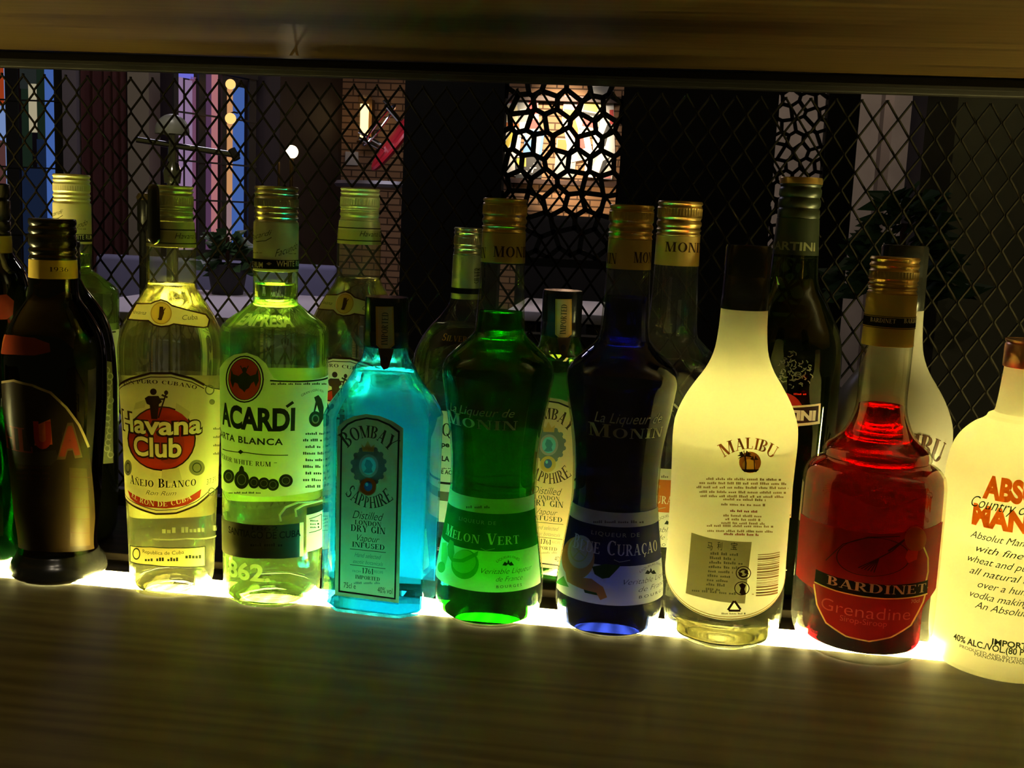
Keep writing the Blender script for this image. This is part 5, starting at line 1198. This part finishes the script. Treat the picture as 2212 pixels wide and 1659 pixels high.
bh = thing('bench', 'dark blue bench behind the long pale table', 'bench', (at(500, 560, 4.75).x, 4.75, FZ))
zb_ = at(500, 563, 4.75).z; boxo('backrest', -.62, .50, -.05, .05, .42, zb_-FZ, pbr('blue_upholstery', (.16, .16, .26), .9), bh, .02); boxo('seat', -.62, .50, -.32, -.06, .0, .42, MAT['blue_upholstery'], bh, .02)
# plants
def plant(px, py0, py1, Y, spread, n, seed, label, onz=FZ, col=(.03, .06, .02)):
    rd = random.Random(seed); top = at(px, py0, Y); low = at(px, py1, Y).z; base = Vector((top.x, Y, onz))
    t = thing('potted_plant', label, 'plant', tuple(base)); bm = bmesh.new()
    zt, zb = top.z-onz, low-onz
    for i in range(n):
        f = rd.random(); z = zb+(zt-zb)*f; a = rd.uniform(0, 2*PI); r = spread*(1-.75*f)*rd.uniform(.3, 1); l = rd.uniform(.05, .09)
        c = Vector((r*math.cos(a), r*math.sin(a), z)); d = Vector((math.cos(a), math.sin(a), rd.uniform(-.3, .8))).normalized(); s_ = d.orthogonal().normalized()*l*.3
        p_ = [c, c+d*l*.4+s_, c+d*l-Vector((0, 0, .01)), c+d*l*.4-s_]
        bm.faces.new([bm.verts.new(v) for v in p_])
    f_ = obj('foliage', bm, paper('leaf_green', col, .3), t, smooth=False); f_['kind'] = 'stuff'
    bm = bmesh.new(); tube(bm, [(0, 0, .09), (0, 0, zt*.95)], .008, 8); obj('stem', bm, DARKB, t)
    obj('pot', lathe([(0, 0), (.06, 0), (.08, .12), (.075, .12), (.07, .105), (0, .105)], 32), pbr('dark_pot', (.012, .01, .008), .6), t)
    return t
plant(1960, 420, 640, 3.0, .16, 260, 4, 'dark leafy plant against the grey wall at the right', FZ)
zt_ = at(500, 630, 4.35).z
plant(492, 505, 592, 4.2, .10, 90, 6, 'small dark plant on the long pale table', zt_+.0015)
sb = at(1222, 466, 5.6); sx0 = at(1120, 466, 5.6).x; sx1 = at(1345, 466, 5.6).x; hw_ = (sx1-sx0)/2
sf_ = thing('sofa', 'dark sofa below the pictures, behind the lattice screen', 'sofa', ((sx0+sx1)/2, 5.6, FZ)); DKU = pbr('dark_upholstery', (.012, .011, .010), .9, 0, .1)
boxo('backrest', -hw_, hw_, -.06, .10, .35, sb.z-FZ, DKU, sf_, .03); boxo('seat', -hw_+.09, hw_-.09, -.55, -.062, .12, .42, DKU, sf_, .04)
for s_ in (-1, 1): boxo('armrest', s_*(hw_-.04)-.045, s_*(hw_-.04)+.045, -.55, -.062, .12, .62, DKU, sf_, .03)
for s_ in (-1, 1):
    for y_ in (-.5, .03): boxo('leg', s_*(hw_-.06)-.02, s_*(hw_-.06)+.02, y_-.02, y_+.02, 0, .12 if y_ < 0 else .35, BLK, sf_)
pv = at(311, 432, 1.6)
po = thing('black_post', 'slim black post with a brass top, behind the left shoulder of the red-disc rum bottle', 'post', (pv.x, 1.6, FZ))
obj('pole', lathe([(0, 0), (.10, 0), (.10, .012), (.009, .02), (.0075, pv.z-FZ-.05), (.010, pv.z-FZ-.045), (.010, pv.z-FZ), (0, pv.z-FZ)], 24), GLOSSB, po)
obj('brass_top', lathe([(0, 0), (.010, 0), (.0115, .004), (.008, .010), (0, .011)], 24), pbr('brass', (.6, .42, .16), .3, .9), po, loc=(0, 0, pv.z-FZ))
sv = at(758, 342, 6.47)
sw = boxo('wall_switch', sv.x-.04, sv.x+.04, 6.482, 6.4995, sv.z-.04, sv.z+.04, pbr('switch_white', (.55, .52, .48), .5), None, .004); setp(sw, 'small square white wall switch on the brick wall left of the sconce', 'switch')
# ------------------------------------------------------------------ lamps of the place, and unseen fill lights added to them
def light(name, typ, loc, energy, col, target=None, **k):
    ld = bpy.data.lights.new(name, typ); ld.energy = energy; ld.color = col
    for a, b in k.items(): setattr(ld, a, b)
    o = bpy.data.objects.new(name, ld); COL.objects.link(o); o.location = loc
    if target: o.rotation_euler = (Vector(target)-Vector(loc)).to_track_quat('-Z', 'Y').to_euler()
    return o
for x in (-.22, .16): light('bar_downlight', 'SPOT', (x, -.55, 1.45), 9.0, (1, .85, .6), (x, .75, .1), shadow_soft_size=.018, spot_size=math.radians(70), spot_blend=.6)
lw_ = at(1212, 300, YW)
light('picture_fill_light', 'SPOT', (lw_.x+.03, 5.5, 1.25), 200, (1, .80, .56), (lw_.x, 6.5, at(1212, 300, YW).z), shadow_soft_size=.05, spot_size=math.radians(34), spot_blend=.7)  # unseen spot, added to light the pictures and bricks
light('picture_fill_light', 'SPOT', (lw_.x+.22, 5.9, 0), 20, (1, .70, .40), (lw_.x+.15, 6.5, at(1290, 430, YW).z), shadow_soft_size=.05, spot_size=math.radians(50), spot_blend=.8)  # second added spot, brightens the lower bricks
light('sconce_lamp', 'POINT', (s0.x, 6.25, s0.z), .07, (1, .55, .2), shadow_soft_size=.06)
lc_ = at(405, 318, YC)
light('chrome_highlight_spot', 'SPOT', (lc_.x+.05, 1.55, 1.3), 9, (1, .9, .75), tuple(lc_), shadow_soft_size=.09, spot_size=math.radians(24), spot_blend=.5)  # unseen spot, added for bright highlights on the chrome arm
lt_ = at(500, 640, 3.9)
light('table_fill_light', 'AREA', (lt_.x, 3.9, 1.6), 10, (.86, .78, 1.0), (lt_.x, 3.9, 0), size=.6)  # unseen lavender area light, added to light the long table
light('table_fill_light', 'AREA', (at(1225, 640, 4.7).x, 4.65, 1.6), 4, (1, .92, .85), (at(1225, 640, 4.7).x, 4.65, 0), size=.4)  # added fill for the table below the lattice
light('wall_fill_light', 'AREA', (at(230, 300, 4).x, 3.6, 1.5), 3.2, (1, .80, .62), (at(230, 300, 5).x, 5.2, .1), size=.6)  # unseen area light, added so the left columns and curtain show
light('wall_fill_light', 'AREA', (at(1900, 300, 5).x, 5.0, 1.5), 7, (1, .82, .66), (at(1880, 300, 6.5).x, 6.5, .1), size=.6)  # added fill for the grey wall at the right
light('wall_fill_light', 'AREA', (at(2250, 300, 2.6).x, 2.3, 1.4), .6, (1, .9, .6), (at(2250, 300, 3.4).x, 3.4, .3), size=.4)  # added weak fill for the near right wall
